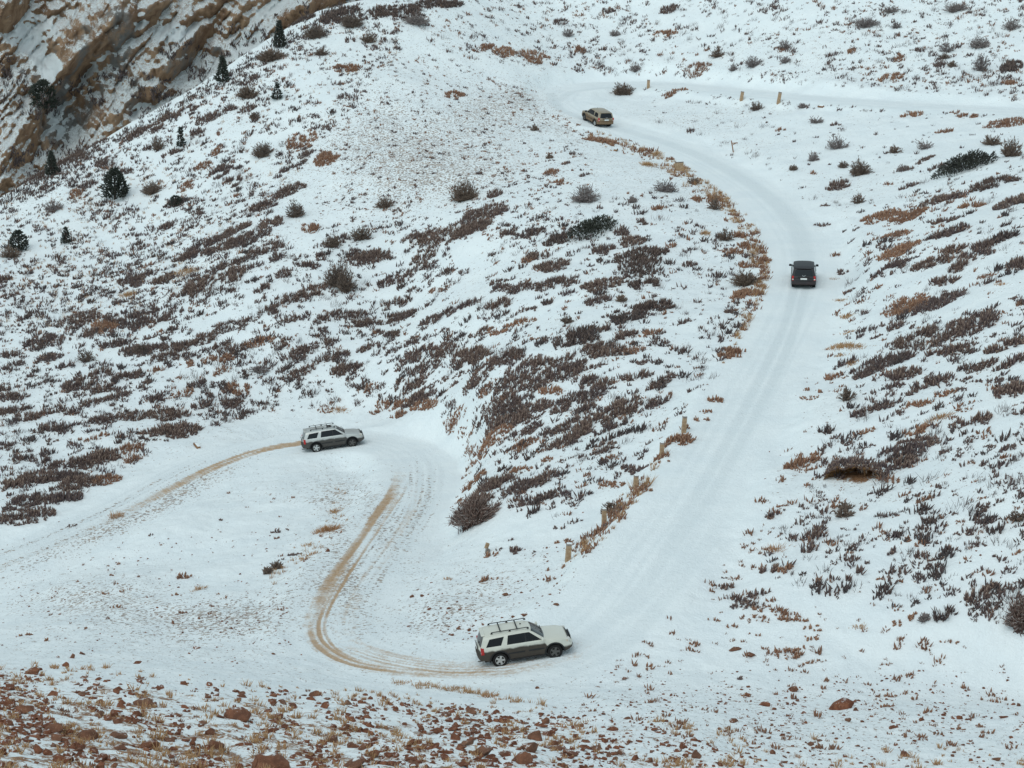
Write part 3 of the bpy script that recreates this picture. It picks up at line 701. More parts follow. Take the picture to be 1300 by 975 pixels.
PL['D'] = """f 740 120 56 36 10;f 300 245 86 28 22;f 150 330 56 28 25;r 390 270 44 30 20;f 540 245 92 36 15;f 860 270 62 26 10;f 640 235 42 20 20;f 500 100 42 30 25;g 690 70 62 22 15;f 610 100 46 20 20;g 480 155 34 16 20;f 870 80 44 34 20;
f 1010 215 46 22 15;f 1080 75 42 22 10;t 1260 105 56 56 0;f 1160 50 36 20 0;f 1205 14 24 20 0;f 985 135 26 22 0;f 1090 170 56 26 15;f 1180 140 50 26 15;t 325 400 36 30 0;f 185 395 38 20 0;f 245 425 30 16 10;d 183 483 22 14 0;
f 300 490 60 34 10;f 375 450 42 22 10;f 385 510 62 20 15;f 470 465 70 22 12;f 520 500 42 14 20;f 560 360 42 26 10;f 500 365 46 22 5;t 525 370 30 24 0;f 660 355 52 26 15;f 590 355 30 20 0;f 760 320 50 26 15;f 820 350 40 18 20;
f 870 365 48 20 15;f 620 390 46 22 5;f 700 390 46 18 5;f 45 540 62 20 5;f 15 510 26 18 0;f 50 590 62 20 10;f 120 615 50 22 10;f 200 590 46 18 10;f 280 600 34 16 10;f 340 565 48 18 10;f 440 540 48 20 15;f 570 550 46 16 10;
r 890 505 50 28 -10;r 690 525 46 16 20;f 740 495 38 18 10;f 640 605 72 28 5;f 510 610 62 26 8;f 400 625 70 22 8;f 870 565 40 24 0;f 760 570 40 18 15;f 690 660 60 36 5;f 610 665 50 26 20;f 250 655 52 20 10;f 160 660 42 20 5;
f 380 760 62 34 15;f 270 785 96 30 8;f 160 780 38 18 5;f 140 840 60 32 5;f 225 840 88 28 5;f 295 860 76 32 10;f 240 920 70 28 5;f 90 930 62 36 0;f 40 870 40 26 10;r 400 850 30 24 30;r 490 730 46 24 15;r 500 775 30 20 20;
r 975 335 50 16 15;f 1100 400 40 20 10;f 1240 390 62 22 15;f 1120 450 60 20 20;f 1220 340 40 18 25;f 1280 440 36 24 10;f 1005 480 20 16 10;w 975 445 46 14 50;g 1270 590 30 16 -5;r 1215 592 26 14 0;f 1240 520 20 10 0;f 910 620 24 9 10;
f 1140 365 60 26 25;f 960 330 40 14 15;r 820 400 56 14 10;r 720 415 40 10 10;r 590 440 34 14 5;f 700 345 40 18 10;r 830 440 30 20 30;r 680 470 18 12 0;f 820 490 26 12 0;f 350 300 40 18 20;f 440 340 60 20 12;f 420 250 30 30 20;f 570 315 30 12 10;f 640 290 30 14 20;
t 40 10 40 26 10;f 20 100 30 18 10;f 30 385 40 16 0;f 60 415 30 16 10;f 20 440 20 20 0;f 110 465 26 12 10;f 45 720 30 12 15;f 100 745 30 8 5;f 70 775 26 14 10;r 345 700 30 14 10;r 395 685 20 12 0;f 195 705 24 10 0;r 270 720 14 10 0;f 440 575 24 12 0;f 800 535 26 14 10;
f 715 90 30 14 20;f 560 75 30 16 20;r 455 690 24 12 0;f 940 250 30 12 10;f 1060 340 40 12 25;f 1230 240 50 18 20;f 1190 300 34 16 20;f 1090 250 40 14 20;f 1010 170 30 14 10;f 900 30 40 16 20;f 700 15 44 16 20;f 950 50 34 14 20;f 820 60 30 18 30"""
PL['E'] = """f 110 15 76 30 5;t 28 125 42 58 0;f 320 15 36 26 0;f 310 395 74 42 5;f 30 435 46 26 5;f 505 390 76 24 -8;f 425 370 52 16 0;f 630 385 62 24 -5;f 110 265 92 20 5;f 280 70 40 14 20;f 225 105 48 13 15;f 160 120 48 14 15;r 375 145 32 11 5;
f 290 140 28 12 5;f 480 195 62 16 22;f 595 190 38 22 0;f 680 130 50 20 5;f 610 130 30 16 10;f 820 110 76 26 10;f 800 40 56 34 20;f 730 20 48 18 10;d 1120 45 84 44 10;f 1000 115 80 28 10;d 1150 115 56 24 5;f 965 180 44 22 20;t 1060 180 22 16 0;
d 1180 200 72 28 12;d 1090 240 62 26 15;d 775 190 20 14 0;t 855 262 26 18 0;d 900 310 80 40 15;f 1010 285 34 18 10;f 790 330 32 16 10;f 950 360 50 26 20;f 1020 365 60 28 12;f 1075 310 38 22 20;r 1110 370 38 20 10;f 750 415 48 18 0;f 840 400 38 22 20;
f 830 445 80 30 5;f 660 470 74 50 20;f 885 420 38 24 10;f 540 440 44 28 25;f 520 485 28 18 20;f 650 530 70 40 10;f 720 590 52 28 0;f 640 580 52 30 10;f 610 640 52 22 10;r 570 690 56 24 20;f 960 530 50 28 15;f 1000 490 48 22 20;f 870 545 50 30 10;r 790 520 42 16 5;
f 1120 465 52 22 10;f 1210 485 60 18 28;f 1195 565 52 22 22;r 1170 300 38 16 10;f 1060 575 72 36 15;f 950 640 62 32 20;f 870 640 52 28 10;f 790 680 42 18 5;f 865 695 42 40 5;f 1000 660 42 26 30;f 690 680 30 16 10;r 690 715 34 24 10;r 680 815 44 13 0;
f 780 840 48 28 15;f 690 875 56 28 5;f 580 865 66 34 15;r 505 850 26 36 -10;f 720 930 80 17 14;f 800 900 28 10 10;f 520 930 56 24 15;f 1000 740 52 18 15;r 1015 770 36 12 5;f 270 500 56 18 8;f 300 545 44 24 10;r 320 570 56 16 0;r 110 510 36 14 15;
r 200 575 54 14 5;f 210 545 22 12 0;r 140 600 26 14 0;r 225 610 26 14 0;r 450 595 22 12 0;r 430 650 44 16 10;r 465 670 20 12 0;f 1110 820 52 14 0;r 1030 870 48 12 -5;r 1130 890 36 18 0;r 1215 765 40 14 0;r 1272 700 34 26 35;t 1020 965 44 22 0;r 780 775 26 11 0;f 840 782 14 9 0;
f 210 90 20 10 10;f 420 65 20 10 0;f 380 85 18 10 10;r 700 30 40 14 10;f 210 190 50 16 15;f 350 250 30 18 10;f 400 225 30 18 30;f 250 240 44 20 10;f 530 300 44 12 20;r 610 290 50 12 10;r 690 260 44 14 10;f 720 215 24 12 10;r 735 325 20 8 0;f 200 310 26 16 0;
f 100 360 44 16 25;f 10 385 26 22 0;f 205 370 26 14 10;f 285 320 16 10 0;f 145 300 26 12 10;f 395 290 16 9 0;f 405 325 14 9 0;f 45 235 60 18 10;f 340 45 26 18 10;f 470 75 16 14 0;f 600 110 26 14 0;f 270 340 36 14 20;f 1290 260 30 14 20;f 1225 335 18 12 20;
f 965 385 30 16 10;f 1150 410 30 12 10;f 960 430 40 12 10;f 930 480 30 30 20;f 820 590 40 16 10;f 730 650 30 20 10;f 920 590 40 26 20;f 760 500 24 14 10;r 560 500 24 28 10;f 1000 720 40 14 10;f 665 640 24 14 0;f 420 580 30 14 10;f 350 490 14 10 0;f 440 490 16 10 10;f 395 480 20 10 10;f 460 455 30 10 20"""
PL['F'] = """t 255 110 64 36 5;r 250 150 40 26 0;r 210 375 46 24 10;r 190 392 30 12 0;f 205 220 22 14 10;r 140 548 24 20 0;r 90 627 24 14 0;r 110 598 24 10 0;r 15 690 26 32 20;r 30 660 16 16 0;f 45 45 22 16 20;r 250 48 26 16 0;r 315 30 30 20 0;f 265 12 22 14 0;
r 845 180 44 56 -20;r 865 210 40 28 0;f 975 180 54 46 0;f 1000 110 46 20 0;f 920 55 40 18 10;f 960 35 70 22 10;f 1070 40 36 30 10;f 1120 8 56 18 5;f 800 50 30 36 -20;f 1285 42 36 28 0;f 1245 50 30 12 10;f 900 310 80 38 12;f 1010 295 66 38 12;f 1130 255 74 42 15;
f 1010 370 76 22 8;f 1080 350 46 18 10;f 740 420 84 38 22;f 830 395 60 28 15;f 840 455 52 34 20;f 690 465 32 18 15;f 810 500 34 14 5;f 960 485 72 26 15;r 1000 530 38 18 10;f 780 570 56 24 12;f 720 595 40 16 10;f 670 610 28 20 0;r 910 570 54 16 5;
t 635 545 34 30 0;r 575 465 24 16 10;d 560 670 28 22 0;r 700 675 44 14 20;f 635 715 24 14 0;f 600 690 20 14 10;f 850 745 86 34 8;f 925 710 92 16 5;f 1095 632 76 22 14;g 980 620 54 20 20;r 900 670 60 20 15;r 1070 592 32 12 10;f 650 790 76 30 10;f 830 790 66 30 5;
r 790 850 38 18 -20;r 470 785 62 24 20;r 440 805 36 14 5;r 515 812 28 9 15;r 525 760 22 12 0;f 1150 420 44 22 20;f 1240 345 76 26 20;f 1100 430 44 20 5;f 1250 410 62 24 20;f 1190 480 26 14 0;f 1095 478 28 12 0;f 1270 510 72 34 5;f 1290 600 30 18 5;f 1285 675 28 14 25;
f 1100 697 32 9 5;f 1155 733 44 8 5;f 1235 735 48 14 15;f 995 752 22 11 0;f 1155 790 32 14 15;r 930 925 34 18 15;f 900 905 20 14 10;f 1190 940 32 16 20;f 1280 940 20 12 0;r 1130 920 24 12 0;t 630 960 32 16 0;r 370 960 40 14 10;f 550 925 14 12 0;f 690 945 18 12 0;
f 630 410 36 22 20;r 590 470 30 14 10;r 500 515 22 10 0;r 500 548 34 9 -10;r 545 520 14 12 0;g 640 350 60 14 0;g 590 352 26 12 0;g 612 385 20 10 0;g 655 415 24 16 10;g 640 300 24 9 0;g 635 240 26 12 0;g 610 180 26 8 0;r 590 10 18 12 0;f 615 75 20 14 0;g 585 100 16 8 0;f 820 280 36 20 20;f 640 150 20 9 0;
f 870 530 26 16 10;f 1050 515 50 10 10;f 1140 480 20 10 0;r 830 690 40 10 15;r 1105 560 10 8 0;f 1250 175 16 12 0;r 1160 90 34 12 10;r 1220 225 18 8 0;g 1215 120 22 10 0;f 780 265 14 14 0;f 735 320 30 9 10;f 560 720 14 8 0;f 735 725 10 8 0;f 1190 825 12 7 0;f 1030 740 30 14 5;f 600 380 16 8 0;f 980 880 22 14 10;f 1040 910 12 8 0;f 1150 945 20 10 10"""
PL['G'] = """f 100 20 92 40 10;f 40 10 30 12 0;g 435 25 26 20 0;f 270 62 20 9 10;r 685 255 30 14 0;g 745 300 32 13 15;r 660 325 20 8 0;r 420 285 20 8 5;r 415 252 14 6 0;r 430 370 28 9 5;r 390 320 18 6 0;r 460 312 14 7 0;g 1230 70 30 40 -20;g 1155 135 26 12 10;
g 1170 170 26 12 20;f 1085 178 34 11 20;t 1040 220 26 20 20;t 1005 242 20 12 10;g 1135 190 16 10 0;g 1255 10 22 16 10;f 560 102 12 7 0;f 825 46 12 9 0;f 1050 85 30 10 10;r 90 478 28 6 8;r 170 497 18 6 10;g 310 600 20 16 0;r 1275 85 14 9 0"""
PL['H'] = """r 550 268 16 16 0;g 410 263 16 14 0;r 812 225 32 17 15;r 790 262 16 16 0;r 845 122 24 13 0;r 905 130 24 13 5;r 950 95 44 22 25;f 880 50 28 12 10;f 830 68 20 12 0;f 1030 10 50 18 10;f 655 160 24 18 0;f 600 155 10 10 0;f 645 120 10 9 0;f 735 165 14 8 20;
g 240 652 32 10 0;g 315 660 22 18 -20;g 445 672 36 12 0;g 500 690 26 14 0;g 570 700 32 20 0;g 605 715 24 12 0;g 660 722 20 18 0;g 520 765 26 16 0;g 830 815 28 14 0;g 900 825 22 16 0;g 640 860 30 18 0;f 1000 70 24 12 0;g 580 745 14 10 0;r 570 175 16 14 0;r 585 262 12 9 0"""
PL['I'] = """f 360 18 34 20 25;t 625 22 42 24 0;f 785 28 34 13 5;g 365 150 36 24 0;f 510 100 48 28 10;f 495 148 30 28 10;f 440 112 22 18 0;f 655 145 18 22 0;f 655 187 28 14 0;f 600 207 20 9 0;f 715 205 20 13 0;r 405 225 28 24 10;f 330 240 44 26 25;f 205 292 38 18 10;
f 310 320 44 20 10;f 220 340 40 20 -15;f 260 362 54 18 0;r 345 378 54 14 -10;r 435 410 58 16 5;r 315 415 44 10 -5;r 515 448 40 12 0;r 210 443 26 14 0;r 138 420 28 11 0;r 420 545 60 18 5;r 500 487 40 9 0;g 685 447 40 9 0;r 485 582 16 14 10;r 542 567 20 12 0;
f 795 162 28 20 0;r 842 122 34 13 20;r 915 133 24 20 0;f 950 183 42 20 0;f 935 217 28 13 0;f 1015 155 34 18 10;f 1090 87 36 20 0;f 1115 132 34 20 5;f 990 212 26 14 10;f 915 72 28 18 10;r 775 266 30 10 0;r 850 418 46 14 25;w 925 418 20 14 20;d 995 395 44 38 25;
r 1020 502 32 11 0;f 1110 335 62 32 25;f 1195 290 42 20 10;d 1165 372 60 12 5;f 1275 285 34 24 10;t 1275 38 34 18 10;r 1265 167 34 10 25;r 785 702 40 13 0;r 795 742 30 10 0;r 1135 815 26 12 0;r 1178 838 32 12 0;r 1060 828 22 10 0;r 265 702 22 9 0;f 235 640 10 8 0;
f 735 120 24 10 15;f 880 178 18 10 0;f 1090 200 12 9 0;f 1240 228 14 9 0;f 1190 180 10 8 0;r 570 125 22 10 0;f 1190 45 26 12 10;f 600 125 14 10 0;f 380 95 10 8 0;f 545 70 18 10 0;r 800 318 10 7 0;f 1225 365 30 10 0;f 1275 330 26 18 10;r 290 475 26 6 0;r 60 508 10 10 0;f 180 262 12 6 0;f 150 290 12 9 0;f 1020 20 26 11 10;f 1150 5 24 8 0;r 840 275 10 5 0;f 850 215 8 9 0;f 1030 95 20 9 10"""
# bushes and low evergreens that stand out on their own: photo x, y, half width, half height, kind, label
NOTABLE = [
    (601, 657, 31, 21, 't', 'big round frosted twig bush standing alone beside the hairpin, above the empty slope'),
    (1300, 786, 25, 27, 't', 'big grey-brown twig bush cut by the lower right edge of the picture'),
]
def n_px(u, v): return FPX / float(project(np.array(ground_at(u, v)))[2] if False else project(np.array(list(ground_at(u, v))))[2])
PLANTS = []     # (object, kind, u, v, half width in px)
def footprint(u, v, ru, rv, hh):
    """Ground point, half width, half depth (metres) of something seen as ru x rv at (u, v)."""
    s = n_px(u, v)
    base = ground_at(u, v + rv * .35)
    a = ru / s
    tot = 2 * rv / s
    n = normal_at(base.x, base.y, 1.0)
    d = Vector(tuple(ray(u, v))).normalized()
    graze = max(.30, abs(n.dot(d)))
    b = max(.42 * min(a, 1.2), (tot - hh * .8) / graze / 2)
    return base, a, min(b, a * 1.6), s
NAMES = {'f': 'shrub', 'd': 'shrub', 'r': 'shrub', 'g': 'grass_tuft', 't': 'twig_bush', 'w': 'twig_bush', 'j': 'juniper'}
def grow(kind, u, v, ru, rv, tilt, rg, fine=1.0, hmax=2.4):
    s = n_px(u, v)
    hh = {'f': .58, 'd': .62, 'r': .46, 'g': .46, 't': .8, 'w': .8, 'j': .9}[kind]
    hh = min(hh, max(.22, 1.55 * rv / s)) * (1.0 if kind in 'tw' else rg.uniform(.9, 1.12))
    if kind in 'tw': hh = min(max(.40, 1.7 * rv / s), hmax)
    if kind == 'j': hh = min(max(.5, 1.1 * rv / s), 1.8)
    base, a, b, s = footprint(u, v, ru, rv, hh)
    c_, s_ = math.cos(R(tilt)), math.sin(R(tilt)); k_ = max(ru, 6.)
    e0, e1 = ground_at(u - k_ * c_, v + rv * .35 + k_ * s_), ground_at(u + k_ * c_, v + rv * .35 - k_ * s_)
    w_ = Vector((e1.x - e0.x, e1.y - e0.y)); ang = float(np.clip(math.atan2(w_.y, w_.x), -1.1, 1.1))
    if kind in 'fdrg': a = min(max(a, w_.length / 2 * ru / k_), 1.7 * a)
    else: b = min(b, a)
    cx, cy = base.x, base.y
    if kind in 'fdr': a *= 1.13; b *= 1.13
    if kind in 'fdr': B = finger_patch(cx, cy, a, b, ang, hh, {'f': 34, 'd': 44, 'r': 32}[kind], kind, rg)
    elif kind == 'g': B = grass_tuft(cx, cy, a, b, ang, hh, rg)
    elif kind in 'tw': B = dome_bush(cx, cy, a, max(b, .7 * a), hh, kind, rg, fine if kind == 't' else .6)
    else: B = juniper_clump(cx, cy, a * 1.4, max(b, .5 * a) * 1.3, ang, hh * 1.1, rg)
    rebase(B, cx, cy, base.z)
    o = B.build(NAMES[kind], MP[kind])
    o.location = base
    PLANTS.append([o, kind, u, v, ru, a, hh, None])
    return o
_rg = np.random.default_rng(99)
for t, (ox, oy) in TILES.items():
    for e in PL[t].replace('\n', '').split(';'):
        e = e.strip()
        if not e: continue
        kd, x, y, rx, ry, an = e.split()
        u, v = ox + float(x) * SC, oy + float(y) * SC
        grow(kd, u, v, max(2.5, float(rx) * SC), max(2.2, float(ry) * SC), float(an), _rg)
for (u, v, ru, rv, kd, lab) in NOTABLE:
    grow(kd, u, v, ru, rv, 0, _rg, 3.0, 1.7); PLANTS[-1][0].data.materials[0] = MP['b']; PLANTS[-1][7] = lab
print('plants', len(PLANTS))

# ------------------------------------------------------------------ the 300 largest shrubs stay objects; the small ones and the countless tufts are one mass
shr = sorted([p for p in PLANTS if p[0].name.startswith('shrub')], key=lambda p: -p[4])
STUFF = {'shrubbery': [], 'dry_grass': []}
def to_stuff(o, key, mat):
    me = o.data; n = len(me.vertices); co = np.empty(n * 3, np.float32); me.vertices.foreach_get('co', co)
    f = np.empty(len(me.loops), np.int32); me.loops.foreach_get('vertex_index', f)
    a = np.empty(n * 4, np.float32); me.attributes['strand'].data.foreach_get('color', a)
    STUFF[key].append((co.reshape(-1, 3) + np.array(o.location, np.float32), f.reshape(-1, 4), a.reshape(-1, 4)[:, :2], mat))
    bpy.data.objects.remove(o); bpy.data.meshes.remove(me)
for p in shr[296:]:
    to_stuff(p[0], 'shrubbery', p[1]); p[0] = None
PLANTS = [p for p in PLANTS if p[0] is not None]

def in_poly(u, v, P):
    c = np.zeros(u.shape, bool); n = len(P); j = n - 1
    for i in range(n):
        (xi, yi), (xj, yj) = P[i], P[j]
        c ^= ((yi > v) != (yj > v)) & (u < (xj - xi) * (v - yi) / ((yj - yi) + 1e-12) + xi); j = i
    return c
def spots(poly, n, clump=0., scale=26., seed=0, rgx=None):
    rg = np.random.default_rng(seed + 500)
    P = np.array(poly, float); lo, hi = P.min(0), P.max(0)
    us, vs = [], []
    while len(us) < n:
        u = rg.uniform(lo[0], hi[0], 4000); v = rg.uniform(lo[1], hi[1], 4000)
        k = in_poly(u, v, poly)
        d = fbm((u * .86 + v * .5) / scale, (v * .86 - u * .5) / (scale * .55), seed=seed, octv=3)
        k &= rg.uniform(0, 1, 4000) < np.clip(.5 + clump * d * 2.2, .02, 1)
        us.extend(u[k]); vs.extend(v[k])
    return np.array(us[:n]), np.array(vs[:n]), rg
def line_spots(pts, n, w, seed=0):
    rg = np.random.default_rng(seed + 900)
    P = np.array(pts, float); L = np.concatenate([[0], np.cumsum(np.hypot(*np.diff(P, axis=0).T))])
    t = rg.uniform(0, L[-1], n * 3); t = t[fbm(t / 22., t * 0, seed=seed) + rg.uniform(-.5, .5, len(t)) > -.1][:n]
    return np.interp(t, L, P[:, 0]) + rg.normal(0, w, len(t)), np.interp(t, L, P[:, 1]) + rg.normal(0, w * .6, len(t)), rg
ROAD_XY = ROAD[:, :2]
def off_road(x, y, lim=2.9):
    d, _ = nearest_on(ROAD, np.asarray(x), np.asarray(y)); return d > lim
def tufts(uv, kind, smin, smax, key, skip_road=True, blades=(4, 9)):
    u, v, rg = uv
    P = np.array([list(ground_at(a, b)) for a, b in zip(u, v)])
    if skip_road: P = P[off_road(P[:, 0], P[:, 1])]
    sz = smin + (smax - smin) * rg.uniform(0, 1, len(P)) ** 2.2
    nb = rg.integers(blades[0], blades[1], len(P)); nb = (nb * (.6 + .8 * (sz - smin) / (smax - smin + 1e-6))).astype(int) + 2
    k = np.repeat(np.arange(len(P)), nb); n = len(k)
    spread = sz[k] * (.75 if kind != 'g' else .45)
    ox, oy = rg.normal(0, .5, n) * spread, rg.normal(0, .5, n) * spread
    x, y = P[k, 0] + ox, P[k, 1] + oy
    base = np.stack([x, y, height(x, y) - .02], 1)
    out = np.stack([ox, oy], 1) / spread[:, None] * .35
    tone = np.clip(rg.uniform(0, 1, len(P))[k] * .7 + rg.uniform(0, .3, n), 0, 1)
    if kind in 'gw':
        s = strands(base, up_dirs(n, .35, out, rg=rg), sz[k] * rg.uniform(.5, 1.1, n), rg.uniform(.008, .018, n), 3, ((0, 1.), (.5, .8), (1, .1)), shade=tone, rg=rg)
    else:
        s = strands(base, up_dirs(n, .33, out, rg=rg), sz[k] * rg.uniform(.5, 1.1, n), np.minimum(sz[k] * rg.uniform(.09, .17, n), rg.uniform(.03, .055, n)), 4, ((0, .8), (.45, 1.), (1, .12)), shade=tone, rg=rg)
    STUFF[key].append((s[0].astype(np.float32), s[1], s[2], kind))
HILL_L = [(0, 262), (200, 148), (430, 8), (520, 0), (500, 80), (400, 190), (300, 330), (150, 430), (0, 450)]
HILL_M = [(0, 340), (300, 290), (560, 285), (600, 420), (570, 505), (430, 520), (330, 525), (240, 550), (150, 600), (60, 650), (0, 655)]
HILL_U = [(440, 70), (560, 70), (720, 130), (760, 200), (740, 300), (560, 310), (400, 280), (400, 200)]
HILL_R = [(640, 255), (740, 260), (840, 235), (930, 300), (955, 400), (900, 490), (830, 570), (720, 660), (600, 640), (600, 400)]
TOP = [(500, 0), (1300, 0), (1300, 128), (1000, 105), (720, 92), (560, 70)]
BANK = [(800, 118), (1300, 155), (1300, 225), (1100, 270), (1040, 270), (960, 215), (860, 185)]
RIGHT = [(1070, 270), (1300, 200), (1300, 790), (1180, 790), (960, 730), (1050, 560), (1075, 420)]
tufts(spots(HILL_L, 2000, .7, 30, 1), 'f', .16, .55, 'shrubbery'); tufts(spots(HILL_L, 640, .5, 30, 2), 'r', .14, .45, 'shrubbery'); tufts(spots(HILL_L, 260, .6, 40, 3), 'g', .2, .5, 'dry_grass')
tufts(spots(HILL_M, 1900, .9, 26, 4), 'f', .14, .55, 'shrubbery'); tufts(spots(HILL_M, 380, .6, 30, 5), 'r', .14, .4, 'shrubbery')
tufts(spots([(0, 270), (200, 200), (300, 300), (200, 400), (0, 450)], 380, .8, 30, 31), 'g', .2, .45, 'dry_grass')
tufts(spots(HILL_U, 850, .8, 34, 6), 'r', .10, .30, 'shrubbery'); tufts(spots(HILL_U, 950, .6, 30, 7), 'f', .10, .34, 'shrubbery')
tufts(spots(HILL_R, 800, .7, 26, 8), 'f', .14, .50, 'shrubbery'); tufts(spots(HILL_R, 330, .5, 30, 9), 'r', .12, .40, 'shrubbery')
tufts(spots(TOP, 1200, .8, 40, 10), 'f', .12, .55, 'shrubbery'); tufts(spots(TOP, 480, .8, 40, 11), 'r', .12, .45, 'shrubbery')
tufts(spots(BANK, 130, .5, 40, 12), 'f', .12, .35, 'shrubbery')
tufts(spots(RIGHT, 760, .8, 34, 13), 'f', .12, .45, 'shrubbery'); tufts(spots(RIGHT, 200, .7, 34, 14), 'r', .12, .40, 'shrubbery')
tufts(spots([(1080, 250), (1240, 240), (1220, 340), (1090, 330)], 110, .5, 30, 30), 'r', .2, .5, 'shrubbery')
# scrub that clings to the rock face
_u, _v, _r = spots([(0, 60), (60, 110), (200, 60), (420, 0), (400, 20), (200, 140), (0, 245)], 170, .8, 30, 90)
_P = np.array([list(cliff_at(a, b)) for a, b in zip(_u, _v)]); _nb = 12; _k = np.repeat(np.arange(len(_P)), _nb); _n = len(_k); _sz = _r.uniform(.35, 1.0, len(_P))[_k]
STUFF['shrubbery'].append((*[q.astype(np.float32) if i == 0 else q for i, q in enumerate(strands(_P[_k] + _r.normal(0, .4, (_n, 3)) * _sz[:, None] - np.array([0, 0, .15]), up_dirs(_n, .45, rg=_r), _sz * _r.uniform(.5, 1.1, _n), _r.uniform(.05, .10, _n), 4, ((0, .8), (.45, 1.), (1, .12)), rg=_r))], 'd'))
RIDGE = [(0, 262), (60, 232), (100, 212), (200, 152), (300, 92), (400, 28), (440, 8)]
tufts(line_spots(RIDGE, 260, 9, 27), 'd', .25, .8, 'shrubbery'); tufts(line_spots(RIDGE, 120, 12, 28), 'f', .2, .7, 'shrubbery')
# the same cover carries on past the edges of the picture
for pl_, nf, nr_, nw, sd_ in (([(1300, 170), (1560, 190), (1560, 800), (1300, 790)], 650, 200, 140, 81), ([(480, -110), (1560, -110), (1560, 0), (480, 0)], 420, 160, 120, 82), ([(1300, 0), (1560, 0), (1560, 140), (1300, 130)], 160, 60, 40, 83),
                          ([(-260, 420), (0, 270), (0, 655), (-260, 640)], 800, 260, 120, 84)):
    tufts(spots(pl_, nf, .9, 30, sd_), 'f', .16, .6, 'shrubbery', True, (6, 16)); tufts(spots(pl_, nr_, .7, 30, sd_ + 10), 'r', .14, .45, 'shrubbery'); tufts(spots(pl_, nw, .6, 30, sd_ + 20), 'w', .25, .6, 'shrubbery', True, (9, 18))
tufts(spots([(-180, 840), (0, 850), (0, 985), (-180, 985)], 160, 1.1, 40, 85), 'g', .10, .36, 'dry_grass', True, (8, 18))
EDGE = [(770, 176), (830, 200), (900, 240), (955, 290), (975, 345), (945, 430), (905, 515), (860, 580), (800, 640), (735, 705)]
tufts(line_spots(EDGE, 330, 6, 15), 'g', .2, .55, 'dry_grass', True, (10, 22)); tufts(line_spots(EDGE, 320, 9, 16), 'r', .16, .55, 'shrubbery'); tufts(line_spots([(760, 172), (800, 185), (850, 208), (905, 245), (950, 300), (970, 350), (950, 415), (925, 470)], 130, 6, 29), 'r', .2, .6, 'shrubbery'); tufts(line_spots([(760, 172), (850, 208), (905, 245), (950, 300), (970, 350), (950, 415), (890, 540), (800, 640)], 190, 6, 32), 'g', .3, .7, 'dry_grass', True, (12, 26))
for pl_, n_, sd_ in ((HILL_L, 240, 61), (HILL_M, 240, 62), (HILL_R, 160, 63), (TOP, 340, 64), (RIGHT, 180, 65), (BANK, 60, 66)): tufts(spots(pl_, n_, .6, 30, sd_), 'w', .25, .7, 'shrubbery', True, (9, 20))
for pl_, n_, sd_ in ((HILL_L, 220, 67), (HILL_M, 320, 68), (HILL_R, 160, 69), (RIGHT, 120, 70)): tufts(spots(pl_, n_, .9, 24, sd_), 'd', .25, .6, 'shrubbery', True, (10, 22))
tufts(line_spots([(1055, 330), (1075, 400), (1050, 510), (1010, 590), (960, 690), (920, 760)], 90, 12, 17), 'r', .12, .36, 'shrubbery')
tufts(line_spots([(600, 540), (595, 600), (580, 650)], 40, 5, 18), 'r', .15, .4, 'shrubbery')
tufts(line_spots([(650, 118), (700, 140), (730, 165), (780, 185)], 90, 6, 19), 'r', .12, .35, 'shrubbery')
tufts(line_spots([(810, 112), (900, 122), (1000, 132), (1100, 140), (1290, 150)], 70, 3, 20), 'f', .1, .3, 'shrubbery')
tufts(line_spots([(440, 610), (410, 690), (345, 730)], 60, 8, 21), 'g', .15, .4, 'dry_grass')
tufts(spots([(120, 660), (420, 600), (400, 740), (340, 800), (60, 800), (20, 760)], 90, .4, 30, 22), 'r', .08, .22, 'shrubbery')
tufts(spots([(900, 740), (1180, 800), (1300, 860), (1300, 960), (900, 960), (700, 900)], 260, .8, 30, 23), 'r', .10, .34, 'shrubbery')
FG = [(-10, 838), (150, 848), (300, 866), (480, 878), (650, 892), (850, 915), (1000, 935), (1310, 958), (1310, 985), (-10, 985)]
tufts(spots(FG, 900, 1.3, 40, 24), 'g', .10, .36, 'dry_grass', blades=(8, 18)); tufts(spots([(-10, 845), (500, 885), (700, 905), (600, 985), (-10, 985)], 420, 1.2, 36, 25), 'r', .05, .16, 'shrubbery')
tufts(line_spots([(495, 866), (540, 872), (600, 880), (655, 890), (700, 898)], 70, 3, 26), 'g', .2, .42, 'dry_grass')

